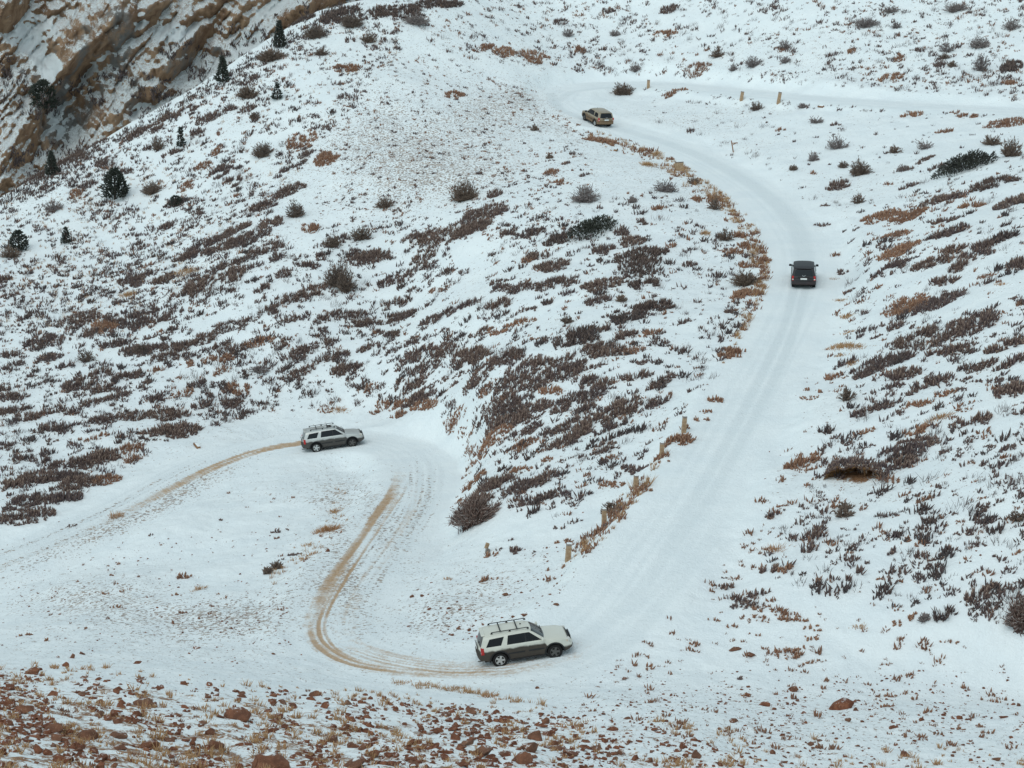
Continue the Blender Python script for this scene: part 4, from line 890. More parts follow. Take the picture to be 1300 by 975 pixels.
# ------------------------------------------------------------------ broken stones
def rock_mesh(seed, npts=22, flat=.62):
    rg = np.random.default_rng(seed)
    p = rg.normal(0, 1, (npts, 3)); p /= np.linalg.norm(p, axis=1, keepdims=True)
    p *= rg.uniform(.78, 1.0, (npts, 1)); p *= np.array([1.0, rg.uniform(.6, .9), flat * rg.uniform(.8, 1.15)])
    bm = bmesh.new()
    for q in p: bm.verts.new(q)
    bmesh.ops.convex_hull(bm, input=bm.verts)
    for v in [v for v in bm.verts if not v.link_faces]: bm.verts.remove(v)
    return bm
def rock_material():
    m, nt, b = new_mat('red_brown_stone', .9, .15)
    k = N(nt); geo = k.node('ShaderNodeNewGeometry'); oi = k.node('ShaderNodeObjectInfo'); pos = geo.outputs['Position']
    n1 = k.noise(pos, 3.0, 5., .65); n2 = k.noise(pos, 14., 3., .6)
    nz = k.node('ShaderNodeSeparateXYZ'); nt.links.new(geo.outputs['Normal'], nz.inputs[0])
    c = k.mix(k.ramp(n1, .35, .68), c4(.12, .045, .027), c4(.25, .10, .055))
    c = k.mix(k.math('MULTIPLY', oi.outputs['Random'], .45), c, c4(.19, .13, .095))
    c = k.mix(k.ramp(n2, .55, .8), c, c4(.32, .19, .125))
    sn = k.ramp(k.math('ADD', k.math('MULTIPLY', nz.outputs[2], .55), k.math('ADD', k.math('MULTIPLY', n1, .5), k.math('MULTIPLY', n2, .25))), .90, .99)
    nt.links.new(k.mix(sn, c, SNOW), b.inputs['Base Color'])
    nt.links.new(k.bump(k.math('ADD', n1, k.math('MULTIPLY', n2, .5)), .08, .7), b.inputs['Normal'])
    return m
M_ROCK = rock_material()
ROCKS_M = []
for i in range(16):
    bm = rock_mesh(i, 10 + i % 6, [.5, .62, .75, .42][i % 4])
    bmesh.ops.bevel(bm, geom=bm.edges[:], offset=.025, segments=1, affect='EDGES')
    me = bpy.data.meshes.new('rock'); bm.to_mesh(me); bm.free(); me.materials.append(M_ROCK); ROCKS_M.append(me)
bm = rock_mesh(300, 46, .60); bmesh.ops.bevel(bm, geom=bm.edges[:], offset=.03, segments=1, affect='EDGES')     # a rounder boulder
me = bpy.data.meshes.new('rock'); bm.to_mesh(me); bm.free(); me.materials.append(M_ROCK); ROCKS_M.append(me)
STONES = []      # object, u, v, size px, label
def stone(u, v, wpx, rg, lab=None, hpx=None, shape=None):
    s = n_px(u, v); p = ground_at(u, v + wpx * .12)
    r = wpx / s / 2
    o = bpy.data.objects.new('rock', ROCKS_M[rg.integers(0, 16) if shape is None else shape]); COL.objects.link(o)
    hz = 1.0 if hpx is None else np.clip(hpx / wpx / .55, .5, 1.9)
    o.scale = (r * rg.uniform(.95, 1.1), r * rg.uniform(.8, 1.1), r * hz)
    o.rotation_euler = (rg.normal(0, .25), rg.normal(0, .25), rg.uniform(-.6, .6) + (3.14 if rg.random() < .5 else 0))
    o.location = p + Vector((0, 0, r * .16 * hz))
    STONES.append([o, u, v, wpx, lab]); return o
_rs = np.random.default_rng(4242)
BIG = [(345, 972, 44, 30, 'largest red-brown boulder in the rubble, cut by the bottom edge of the picture'), (182, 893, 27, 17, 'rounded brown rock sitting alone on a snow strip in the rubble'),
       (111, 934, 27, 20, 'rounded dark brown rock below the snow strip, near the lower corner'), (188, 946, 30, 14, 'flat dark rock lying in the lowest rows of rubble'),
       (274, 946, 26, 26, 'tall yellowish-brown rock with steep sides in the lower rubble'), (302, 908, 34, 22, 'pair-topped blocky brown rock in the middle of the rubble slope'), (134, 912, 20, 12, None), (153, 949, 24, 12, None),
       (107, 880, 16, 11, None), (42, 852, 30, 14, None), (10, 873, 24, 14, None), (68, 925, 30, 18, None), (72, 935, 26, 10, None), (92, 834, 12, 9, None), (84, 845, 14, 8, None), (174, 841, 13, 8, None), (248, 822, 15, 10, 'small red rock standing on the grey gravel above the rubble'),
       (221, 970, 18, 10, None), (118, 962, 17, 10, None), (75, 961, 24, 9, None), (640, 914, 20, 14, 'sharp upright red rock on the rubble below the white car'), (694, 917, 17, 12, None), (680, 935, 30, 14, None), (664, 963, 30, 24, 'tall dark red boulder at the bottom edge, centre of the picture'),
       (724, 957, 22, 24, 'squarish brown rock standing upright near the bottom edge'), (554, 926, 22, 12, None), (447, 969, 34, 13, 'long low dark rock at the bottom edge'), (599, 938, 14, 9, None), (797, 912, 10, 8, None), (826, 966, 18, 9, None), (745, 940, 16, 10, None), (705, 943, 14, 12, None),
       (1068, 895, 31, 17, 'large rounded brown boulder alone on the snowy gravel flat'), (1005, 875, 17, 12, 'reddish boulder on the gravel beside the large rounded boulder'), (972, 894, 21, 7, 'long flat stone lying on the gravel flat'), (951, 882, 14, 8, None), (1087, 901, 10, 6, None),
       (1148, 958, 18, 8, None), (953, 832, 14, 12, 'small pale stone pile below the rust shrubs'), (933, 823, 16, 8, 'low brown stone with a twig beside it'), (1170, 914, 9, 7, None), (1217, 911, 12, 8, None), (1295, 895, 10, 8, None), (642, 755, 10, 8, 'grey stone on the snow above the white car'), (706, 767, 8, 6, 'small grey stone on the scree above the white car'),
       (652, 782, 8, 6, 'dark stone just behind the roof of the white car'), (667, 779, 12, 7, 'brown stone pair just beyond the windscreen of the white car'), (793, 861, 12, 7, None), (682, 873, 8, 6, None), (574, 806, 7, 5, None), (582, 798, 8, 6, None), (570, 805, 8, 6, None), (596, 800, 8, 5, None), (536, 757, 7, 5, None), (522, 757, 9, 5, None), (545, 773, 9, 4, None), (415, 699, 9, 8, None),
       (218, 790, 8, 6, 'dark stone on the snowy gully floor'), (109, 798, 7, 11, 'upright red-brown stone on the gully floor'), (253, 785, 7, 5, None), (270, 769, 7, 4, None), (104, 829, 11, 6, None), (348, 830, 7, 5, None)]
for (u, v, wp, hp, lab) in BIG: stone(u, v, wp * (1.12 if lab else 1), _rs, lab, hp, 16 if lab and wp > 24 and hp < .75 * wp else None)
FGL = [(0, 848), (150, 856), (300, 872), (480, 884), (600, 898), (700, 925), (660, 975), (0, 975)]
FGM = [(560, 890), (700, 905), (860, 925), (960, 975), (600, 975)]
u, v, rg_ = spots(FGL, 150, 1.3, 40, 40)
u2, v2, _ = spots(FGM, 38, 1.2, 34, 43); u = np.concatenate([u, u2]); v = np.concatenate([v, v2])
for a, b in zip(u, v): stone(a, b, float(np.clip(rg_.lognormal(2.50, .40) * (.72 + .5 * (b - 850) / 120), 7, 34)), _rs)
u, v, rg_ = spots([(700, 905), (1000, 900), (1300, 905), (1300, 972), (760, 972)], 60, .8, 34, 41)
for a, b in zip(u, v): stone(a, b, float(np.clip(rg_.lognormal(2.05, .35), 4.5, 15)), _rs)

peb = []
def pebbles(uv, smin, smax, road_too=False):
    u, v, rg = uv
    P = np.array([list(ground_at(a, b)) for a, b in zip(u, v)])
    if not road_too: P = P[off_road(P[:, 0], P[:, 1], 3.0)]
    r = smin + (smax - smin) * rg.uniform(0, 1, len(P)) ** 2.5
    for i in range(8):
        sel = np.nonzero(np.arange(len(P)) % 8 == i)[0]
        if not len(sel): continue
        bm = rock_mesh(100 + i, 12, .6); bmesh.ops.triangulate(bm, faces=bm.faces[:]); bm.verts.index_update()
        V = np.array([x.co[:] for x in bm.verts]); F = np.array([[x.index for x in f.verts] for f in bm.faces]); bm.free()
        an = rg.uniform(0, 6.28, len(sel)); c, s = np.cos(an), np.sin(an)
        W = V[None] * r[sel][:, None, None]
        X = W[..., 0] * c[:, None] - W[..., 1] * s[:, None]; Y = W[..., 0] * s[:, None] + W[..., 1] * c[:, None]
        W = np.stack([X + P[sel, 0:1], Y + P[sel, 1:2], W[..., 2] + P[sel, 2:3] + .1 * r[sel][:, None]], -1)
        peb.append((W.reshape(-1, 3), (F[None] + (np.arange(len(sel)) * len(V))[:, None, None]).reshape(-1, 3)))
pebbles(spots(FGL, 1400, 1.5, 40, 50), .05, .26)
pebbles(spots(FGM, 420, 1.3, 34, 49), .04, .22)
pebbles(spots([(760, 885), (900, 870), (1300, 880), (1310, 980), (700, 980), (680, 910)], 900, .9, 34, 51), .03, .15)
pebbles(spots([(-180, 845), (0, 850), (0, 985), (-180, 985)], 260, 1.2, 34, 86), .05, .26); pebbles(spots([(1300, 880), (1480, 890), (1480, 980), (1300, 980)], 160, .9, 34, 87), .03, .15)
pebbles(spots([(700, 850), (1000, 850), (1300, 850), (1300, 900), (700, 905)], 330, .9, 34, 52), .025, .12)
pebbles(spots([(0, 740), (180, 690), (420, 640), (400, 760), (400, 830), (300, 850), (0, 830)], 420, .9, 34, 53), .025, .13)
pebbles(spots([(150, 770), (390, 760), (400, 820), (150, 815)], 260, .6, 30, 54), .02, .10)
pebbles(spots([(470, 740), (700, 690), (820, 720), (720, 780), (600, 800), (480, 810)], 300, .9, 30, 55), .025, .13)
pebbles(spots([(560, 770), (615, 770), (615, 815), (540, 815)], 40, .5, 30, 56), .06, .16)
pebbles(spots([(0, 690), (260, 590), (300, 560), (330, 560), (260, 620), (0, 720)], 160, .8, 30, 57), .025, .12)
pebbles(spots(HILL_U, 620, 1., 30, 58), .04, .15); pebbles(spots([(430, 600), (500, 590), (440, 760), (400, 770)], 140, .8, 30, 59), .02, .09)
pebbles(spots([(700, 100), (1300, 100), (1300, 720), (600, 720)], 260, .6, 40, 60), .03, .11)
nv = 0; vv = []; ff = []
for W, F in peb: vv.append(W); ff.append(F + nv); nv += len(W)
tag(mesh_np('pebbles', np.concatenate(vv), np.concatenate(ff), M_ROCK, False), 'scattered small red-brown stones over the snow and the rubble slope', 'pebbles', kind='stuff')
for key, lab in (('shrubbery', 'countless small brown and rust tufts dotted over the snowy slopes'), ('dry_grass', 'thin straw-coloured dry grass on road edges and rubble')):
    kinds = sorted({x[3] for x in STUFF[key]})
    V = []; F = []; A = []; MI = []; n = 0
    for (v_, f_, a_, kd) in STUFF[key]:
        V.append(v_); F.append(f_ + n); A.append(a_); MI.append(np.full(len(f_), kinds.index(kd))); n += len(v_)
    o = mesh_np(key, np.concatenate(V), np.concatenate(F), None, True)
    for kd in kinds: o.data.materials.append(MP[kd])
    o.data.polygons.foreach_set('material_index', np.concatenate(MI).astype(np.int32))
    a = np.concatenate(A); c = np.zeros((len(a), 4), np.float32); c[:, :2] = a
    o.data.attributes.new('strand', 'FLOAT_COLOR', 'POINT').data.foreach_set('color', c.ravel())
    tag(o, lab, key.replace('_', ' '), kind='stuff')

# ------------------------------------------------------------------ evergreens on the ridge
def conifer(u, v, hpx, wpx, label, round_=False, on_cliff=False, lean=0.):
    p = cliff_at(u, v) if on_cliff else ground_at(u, v)
    s = FPX / float(project(np.array(list(p)))[2])
    H = hpx / s; Wd = wpx / s / 2
    rg = np.random.default_rng(int(u * 7 + v))
    e = bpy.data.objects.new('evergreen_bush' if round_ else 'conifer_tree', None); COL.objects.link(e); e.location = p
    tag(e, label, 'bush' if round_ else 'tree', 'dark evergreens along the ridge')
    B = Bunch().add(strands(np.array([[0, 0, -.15]]), np.array([[lean, 0, 1.]]), np.array([H * .96 + .15]), np.array([.05 + H * .018]), 7, ((0, 1.3), (.3, 1.), (.8, .5), (1, .1)), rg=rg))
    nb = 10; zz = rg.uniform(.15, .8, nb) * H; th = rg.uniform(0, 6.28, nb)
    B.add(strands(np.stack([0 * zz, 0 * zz, zz], 1), np.stack([np.cos(th), np.sin(th), rg.uniform(.1, .6, nb)], 1), Wd * (1.05 - zz / H) * .9, np.full(nb, .03), 4, ((0, 1.), (1, .2)), rg=rg))
    B.build('trunk', M_BARK, e)
    n = int(np.clip(620 * H * Wd / 2.5, 260, 1900))
    f = rg.uniform(0.02, 1, n) ** (.85 if round_ else 1.25); th = rg.uniform(0, 6.28, n)
    if round_: prof_ = np.sqrt(np.clip(1 - (2 * np.clip(f, .0, 1) * .85 - .62) ** 2, 0.03, 1))
    else: prof_ = 1.25 * np.minimum(1, .55 + f * 4) * (1 - f) ** 1.05 + .04
    lump = .72 + .42 * vnoise(np.cos(th) * 1.6 + u, np.sin(th) * 1.6 + v, f * 5, seed=3)
    rr_ = Wd * prof_ * lump * rg.uniform(.25, 1, n) ** .45
    b = np.stack([rr_ * np.cos(th) + lean * f * H, rr_ * np.sin(th), f * H], 1)
    d = np.stack([np.cos(th) + rg.normal(0, .45, n), np.sin(th) + rg.normal(0, .45, n), rg.uniform(-.1, .9, n) if not round_ else rg.uniform(.1, 1.4, n)], 1)
    sz = .10 + .10 * H / 3
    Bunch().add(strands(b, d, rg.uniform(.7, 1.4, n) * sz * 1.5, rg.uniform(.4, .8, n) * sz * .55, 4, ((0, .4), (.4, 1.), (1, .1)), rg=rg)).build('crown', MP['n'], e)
    return e
for a in [(355, 60, 33, 17, 'tall dark conifer at the top of the ridge below the rock face'), (283, 104, 32, 20, 'dark conifer on the ridge with a grey bush behind its top'), (352, 126, 21, 15, 'small dark conifer below the tallest ridge tree'),
          (66, 222, 30, 20, 'dark conifer standing at the end of the dark shrub band on the ridge'), (230, 186, 24, 12, 'slim little conifer with a bare stem midway up the ridge slope'), (84, 309, 20, 15, 'small pointed conifer beside the low evergreen at the picture edge'),
          (203, 126, 14, 14, 'tiny dark evergreen against the tan outcrop at the foot of the rock face')]:
    conifer(*a)
for a in [(146, 253, 38, 36, 'broad round dark evergreen bush alone on the ridge slope'), (24, 319, 26, 28, 'low dark evergreen bush near the picture edge on the ridge slope'), (223, 262, 13, 18, 'very small dark evergreen below the broad round one')]:
    conifer(*a, round_=True)
conifer(58, 140, 36, 42, 'big black-looking evergreen bush under the snow chute of the rock face', True, True)

# ------------------------------------------------------------------ roadside marker posts
def conc_mat(name, a, b2):
    m, nt, b = new_mat(name, .85, .2); k = N(nt); tc = k.node('ShaderNodeTexCoord').outputs['Object']
    n = k.noise(tc, 6., 5., .65); n2 = k.noise(tc, 30., 3.)
    c = k.mix(k.ramp(n, .35, .7), c4(*a), c4(*b2)); nt.links.new(c, b.inputs['Base Color'])
    nt.links.new(k.bump(n2, .02, .6), b.inputs['Normal']); return m
M_POST = conc_mat('weathered_post', (.30, .19, .11), (.46, .33, .22)); M_CAP = conc_mat('grey_post_cap', (.16, .13, .115), (.34, .29, .25)); M_WOOD = conc_mat('weathered_wood', (.17, .085, .05), (.33, .19, .11)); M_SNOWCAP = conc_mat('settled_snow', (.78, .82, .83), (.83, .85, .86))
def box_bm(bm, c, s, top=1.0, mat=None):
    r = bmesh.ops.create_cube(bm, size=1)
    for v_ in r['verts']:
        k = top if v_.co.z > 0 else 1
        v_.co = Vector((v_.co.x * s[0] * k, v_.co.y * s[1] * k, v_.co.z * s[2])) + Vector(c)
    return r['verts']
def finish(bm, name, mat, parent=None, bev=0.0, smooth=False):
    if bev: bmesh.ops.bevel(bm, geom=bm.edges[:], offset=bev, segments=2, affect='EDGES', profile=.6)
    bmesh.ops.recalc_face_normals(bm, faces=bm.faces[:])
    me = bpy.data.meshes.new(name); bm.to_mesh(me); bm.free()
    if smooth:
        me.polygons.foreach_set('use_smooth', [True] * len(me.polygons))
    me.materials.append(mat)
    o = bpy.data.objects.new(name, me); COL.objects.link(o)
    if parent: o.parent = parent
    return o
def post(u, v, hpx, wpx, label, lean=(0, 0), yaw=0.2):
    p = ground_at(u, v); s = n_px(u, v); h = hpx / s / .96; wd = wpx / s * .86
    e = bpy.data.objects.new('marker_post', None); COL.objects.link(e); e.location = p; e.rotation_euler = (lean[1], lean[0], yaw)
    tag(e, label, 'post', 'marker posts along the mountain road')
    bm = bmesh.new(); box_bm(bm, (0, 0, h * .44 - .1), (wd, wd, h * .88 + .2), .90); finish(bm, 'shaft', M_POST, e, .018)
    bm = bmesh.new(); box_bm(bm, (0, 0, h * .935), (wd * .98, wd * .98, h * .115), .92); finish(bm, 'cap', M_CAP, e, .018)
    bm = bmesh.new(); box_bm(bm, (0, 0, h * .995 + .012), (wd * .86, wd * .86, .05), .75); finish(bm, 'snow_cap', M_SNOWCAP, e, .015)
    return e
for a in [(721, 712, 22, 8, 'tall tan marker post nearest the white car on the lower bend', (.06, 0)), (767, 664, 19, 7, 'tan marker post with a brown shrub at its far side, second up the climb', (0, 0)),
          (807, 621, 17, 7, 'tan marker post between low rust tufts, third up from the lower bend', (0.03, 0)), (840, 580, 18, 6.5, 'tan marker post rising out of a straw-coloured tuft, fourth up from the lower bend', (0.02, 0)),
          (868, 549, 21, 6.5, 'tan marker post above rust shrubs, highest of the five on the climb', (0.05, 0)), (941, 127, 11, 4.5, 'small marker post on the upper road edge with a dark bush just below it', (.14, 0)),
          (988, 131, 14, 4.5, 'leaning marker post on the upper road edge beyond the dark bush', (.16, 0)), (823, 111, 10, 4, 'little marker post beside the slanting brown bush above the tan car', (.03, 0)), (862, 216, 11, 12, 'short stout tan stump on the outer road edge below the tan car', (0, 0))]:
    post(a[0], a[1], a[2], a[3], a[4], a[5], .15)
# wooden stake with a broken crosspiece, a snapped post, fallen boards
def stake(u, v, hpx, label):
    p = ground_at(u, v); s = n_px(u, v); h = hpx / s
    e = bpy.data.objects.new('wooden_stake', None); COL.objects.link(e); e.location = p; e.rotation_euler = (0, -.2, 0); tag(e, label, 'stake')
    bm = bmesh.new(); box_bm(bm, (0, 0, h * .5 - .1), (.12, .12, h + .2), .85); finish(bm, 'stake_pole', M_WOOD, e, .012)
    bm = bmesh.new(); vv_ = box_bm(bm, (.32, -.07, h * .78), (.62, .05, .10)); bmesh.ops.rotate(bm, verts=vv_, cent=(0, 0, h * .8), matrix=Matrix.Rotation(.15, 3, 'Y')); finish(bm, 'crosspiece', M_WOOD, e, .01)
    bm = bmesh.new(); vv_ = box_bm(bm, (.28, -.075, h * .60), (.5, .05, .07)); bmesh.ops.rotate(bm, verts=vv_, cent=(0, 0, h * .6), matrix=Matrix.Rotation(-.35, 3, 'Y')); finish(bm, 'brace', M_WOOD, e, .01)
stake(931, 193, 15, 'thin leaning wooden stake with a broken crosspiece on the snow bank between the roads')
def snapped(u, v, label):
    p = ground_at(u, v)
    e = bpy.data.objects.new('broken_post', None); COL.objects.link(e); e.location = p; e.rotation_euler = (0, .1, .3); tag(e, label, 'post')
    bm = bmesh.new(); box_bm(bm, (0, 0, .12), (.26, .24, .5), .9); bmesh.ops.bisect_plane(bm, geom=bm.verts[:] + bm.edges[:] + bm.faces[:], plane_co=(0, 0, .28), plane_no=(.35, .1, 1), clear_outer=True)
    bmesh.ops.holes_fill(bm, edges=bm.edges[:]); finish(bm, 'stump', M_CAP, e, .015)
    bm = bmesh.new(); vv_ = box_bm(bm, (-.05, .1, .40), (.2, .16, .34)); bmesh.ops.rotate(bm, verts=vv_, cent=(0, 0, .4), matrix=Matrix.Rotation(.25, 3, 'Y')); finish(bm, 'split_top', M_POST, e, .015)
snapped(619, 702, 'broken grey post stub on the snow below the big round twig bush')
def plank(u, v, lpx, yaw, label, pitch=0.):
    p = ground_at(u, v); s = n_px(u, v); L = lpx / s
    n = normal_at(p.x, p.y, .8)
    e = bpy.data.objects.new('fallen_board', None); COL.objects.link(e); e.location = p + Vector((0, 0, .10))
    q = n.to_track_quat('Z', 'Y'); e.rotation_euler = (q @ Euler((0, pitch, yaw)).to_quaternion()).to_euler(); tag(e, label, 'board')
    bm = bmesh.new(); box_bm(bm, (0, 0, 0), (L, .34, .16), .9); finish(bm, 'board', M_WOOD, e, .02)
    bm = bmesh.new(); box_bm(bm, (.05, .03, .105), (L * .8, .24, .05), .85); finish(bm, 'snow_cover', M_SNOWCAP, e, .02)
plank(250, 567, 17, -1.3, 'orange-brown board lying on the verge behind the grey silver car', .05)
plank(782, 191, 11, .2, 'short reddish board lying on the bank below the tan car')
plank(1042, 136, 9, 0., 'short board lying on the edge of the upper road past the marker posts')

# ------------------------------------------------------------------ undercut earth bank beside the climb
def earth_bank():
    c = ground_at(1092, 604)
    e = bpy.data.objects.new('eroded_bank', None); COL.objects.link(e); e.location = c
    tag(e, 'undercut bank of bare brown earth with a dark hollow under a shrubby lip', 'earth bank')
    n = normal_at(c.x, c.y, 2.0); dn = Vector((n.x, n.y, 0)).normalized()
    dn = (dn * .35 + Vector((-c.x, -c.y, 0)).normalized() * .65).normalized()
    tx = Vector((-dn.y, dn.x, 0))
    if tx.x < 0: tx = -tx
    prof = [(-1.5, -.25), (-.9, .16), (-.2, .52), (.35, .66), (.66, .62), (.74, .54), (.62, .46), (.05, .36), (-.45, .14), (-.6, -.12), (-.45, -.36), (.10, -.58), (.6, -.8), (1.1, -1.2)]
    nx, npf = 64, len(prof)
    V = []
    for i in range(nx):
        s = (i / (nx - 1) * 2 - 1); x = s * 1.95
        env = max(0., 1 - abs(s) ** 3.2) ** .8 * (.80 + .22 * float(vnoise(s * 2.6 + 4, 0, seed=66)) + .10 * float(vnoise(s * 9, 3, seed=67)) - .16 * s)
        for j, (a, b) in enumerate(prof):
            k = .5 + .5 * env
            hollow = 1.15 + .75 * math.exp(-((s + .28) / .30) ** 2) + .45 * math.exp(-((s - .42) / .2) ** 2) - .7 * math.exp(-((s - .13) / .08) ** 2)
            aa = a
            if 6 <= j <= 11: aa = .66 - (.66 - a) * hollow * env
            aa += .10 * float(vnoise(x * 1.7, j * .6, seed=61)) + .05 * float(vnoise(x * 6, j * 1.3, seed=62))
            q = c + tx * x + dn * aa
            g = height(q.x, q.y)
            zz = g + ((c.z + b * (1.55 if b > 0 else 1.1)) - g) * env + (-.08 if env < .4 else 0) + .05 * float(vnoise(x * 5, j * 1.1, seed=63)) * env
            if j in (0, npf - 1): zz = min(zz, g - .05)
            V.append((q.x - c.x, q.y - c.y, zz - c.z))
    idx = np.arange(nx * npf).reshape(nx, npf)
    F = np.stack([idx[:-1, :-1], idx[1:, :-1], idx[1:, 1:], idx[:-1, 1:]], -1).reshape(-1, 4)
    m, nt, b = new_mat('bare_earth', .95, .1); k = N(nt); geo = k.node('ShaderNodeNewGeometry'); pos = geo.outputs['Position']
    n1 = k.noise(pos, 3., 6., .65); n2 = k.noise(pos, 11., 4., .6)
    nz = k.node('ShaderNodeSeparateXYZ'); nt.links.new(geo.outputs['Normal'], nz.inputs[0])
    col = k.mix(k.ramp(n1, .35, .68), c4(.20, .105, .05), c4(.40, .23, .115))
    col = k.mix(k.ramp(n2, .58, .75), col, c4(.42, .31, .2))
    sn = k.ramp(k.math('ADD', k.math('MULTIPLY', nz.outputs[2], .8), k.math('MULTIPLY', n1, .7)), .86, 1.0)
    nt.links.new(k.mix(sn, col, SNOW), b.inputs['Base Color']); nt.links.new(k.bump(k.math('ADD', n1, k.math('MULTIPLY', n2, .5)), .2, .9), b.inputs['Normal'])
    me_o = mesh_np('earth_face', np.array(V), F, m, True, e)
    rg = np.random.default_rng(77)
    # shoots growing along the lip and over its edge
    G = np.array(V).reshape(nx, npf, 3)
    def on_top(n, j0, j1):
        ii = rg.integers(2, nx - 2, n); jj = rg.uniform(j0, j1, n); j = jj.astype(int); f = (jj - j)[:, None]
        return G[ii, j] * (1 - f) + G[ii, j + 1] * f + np.stack([rg.normal(0, .03, n), rg.normal(0, .03, n), np.full(n, -.04)], 1)
    fr = np.array([dn.x, dn.y]) * .5
    Bunch().add(strands(on_top(300, 1., 4.), up_dirs(300, .28, rg=rg), rg.uniform(.22, .52, 300), rg.uniform(.026, .05, 300), 5, rg=rg)).build('lip_shrubs', MP['f'], e)
    Bunch().add(strands(on_top(240, 3.2, 5.4), up_dirs(240, .4, fr, rg=rg), rg.uniform(.14, .34, 240), rg.uniform(.024, .045, 240), 5, rg=rg)).build('lip_grass', MP['f'], e)
    Bunch().add(strands(on_top(120, 10.2, 12.3), up_dirs(120, .4, fr, rg=rg), rg.uniform(.10, .26, 120), rg.uniform(.024, .05, 120), 5, rg=rg)).build('foot_shrubs', MP['r'], e)
    # roots and clods that hang in the hollow
    nn = 14; s = rg.uniform(-.8, .8, nn)
    pts = np.array([[*(tx * (si * 1.95) + dn * .58)[:2], .62 - .5 * abs(si) ** 3] for si in s])
    d = np.stack([rg.normal(0, .3, nn), rg.normal(0, .3, nn), -np.ones(nn)], 1)
    Bunch().add(strands(pts, d, rg.uniform(.15, .45, nn), rg.uniform(.02, .05, nn), 4, rg=rg)).build('hanging_roots', MP['t'], e)
earth_bank()

# ------------------------------------------------------------------ off-road cars
def paint_mat(name, col, low, z0, soft, metal=.0, rough=.35, amt=.95, front=0., coat=.3):
    """Car paint with road dirt splashed over its lower half."""
    m, nt, b = new_mat(name, rough, .5); k = N(nt)
    tc = k.node('ShaderNodeTexCoord').outputs['Object']; sx = k.node('ShaderNodeSeparateXYZ'); nt.links.new(tc, sx.inputs[0])
    n = k.noise(tc, 2.2, 5., .6, .3); n2 = k.noise(tc, 9., 4., .6)
    z = k.math('ADD', sx.outputs[2], k.math('MULTIPLY', k.math('SUBTRACT', n, .5), soft * 1.6))
    z = k.math('ADD', z, k.math('MULTIPLY', k.math('SUBTRACT', n2, .5), soft * .7))
    if front: z = k.math('ADD', z, k.math('MULTIPLY', k.ramp(sx.outputs[0], .92, 1.25), front))
    f = k.math('MULTIPLY', k.ramp(z, z0 + soft * .5, z0 - soft * .5), amt)
    dirt = k.mix(n2, c4(*low), c4(*[min(1, x * 1.45 + .01) for x in low]))
    nt.links.new(k.mix(f, c4(*col), dirt), b.inputs['Base Color'])
    b.inputs['Metallic'].default_value = metal
    nt.links.new(k.math('ADD', rough, k.math('MULTIPLY', f, .45)), b.inputs['Roughness'])
    nt.links.new(k.math('SUBTRACT', coat, k.math('MULTIPLY', f, coat)), b.inputs['Coat Weight']); b.inputs['Coat Roughness'].default_value = .15
    nt.links.new(k.math('SUBTRACT', .5, k.math('MULTIPLY', f, .42)), b.inputs['Specular IOR Level'])
    return m
def plain(name, col, rough=.5, spec=.4, metal=0., emit=None):
    m, nt, b = new_mat(name, rough, spec); b.inputs['Metallic'].default_value = metal
    k = N(nt); n = k.noise(k.node('ShaderNodeTexCoord').outputs['Object'], 12., 3.)
    nt.links.new(k.mix(n, c4(*[x * .82 for x in col]), c4(*[min(1, x * 1.15) for x in col])), b.inputs['Base Color'])
    return m
M_GLASS = plain('tinted_glass', (.006, .007, .009), .10, .35); M_TYRE = plain('tyre_rubber', (.018, .017, .017), .85, .2); M_RIM = plain('alloy', (.55, .55, .54), .35, .5, .6); M_RIMD = plain('shaded_dark_alloy', (.10, .095, .09), .6, .3)  # dark alloy: front-wheel shadow painted into the rims, plain dark metal on exhaust
M_BLACK = plain('black_trim', (.02, .02, .021), .55, .3); M_RED = plain('red_lens', (.42, .015, .012), .2, .5); M_LAMP = plain('clear_lens', (.62, .60, .55), .12, .6); M_AMBER = plain('amber_lens', (.65, .30, .10), .25, .5); M_PLATE = plain('number_plate', (.72, .72, .70), .5, .3); M_CHROME = plain('chrome', (.6, .6, .6), .2, .5, .9); M_UNDER = plain('underbody', (.02, .019, .018), .9, .1)
M_SKIN = plain('pale_patch', (.62, .6, .56), .6, .3)

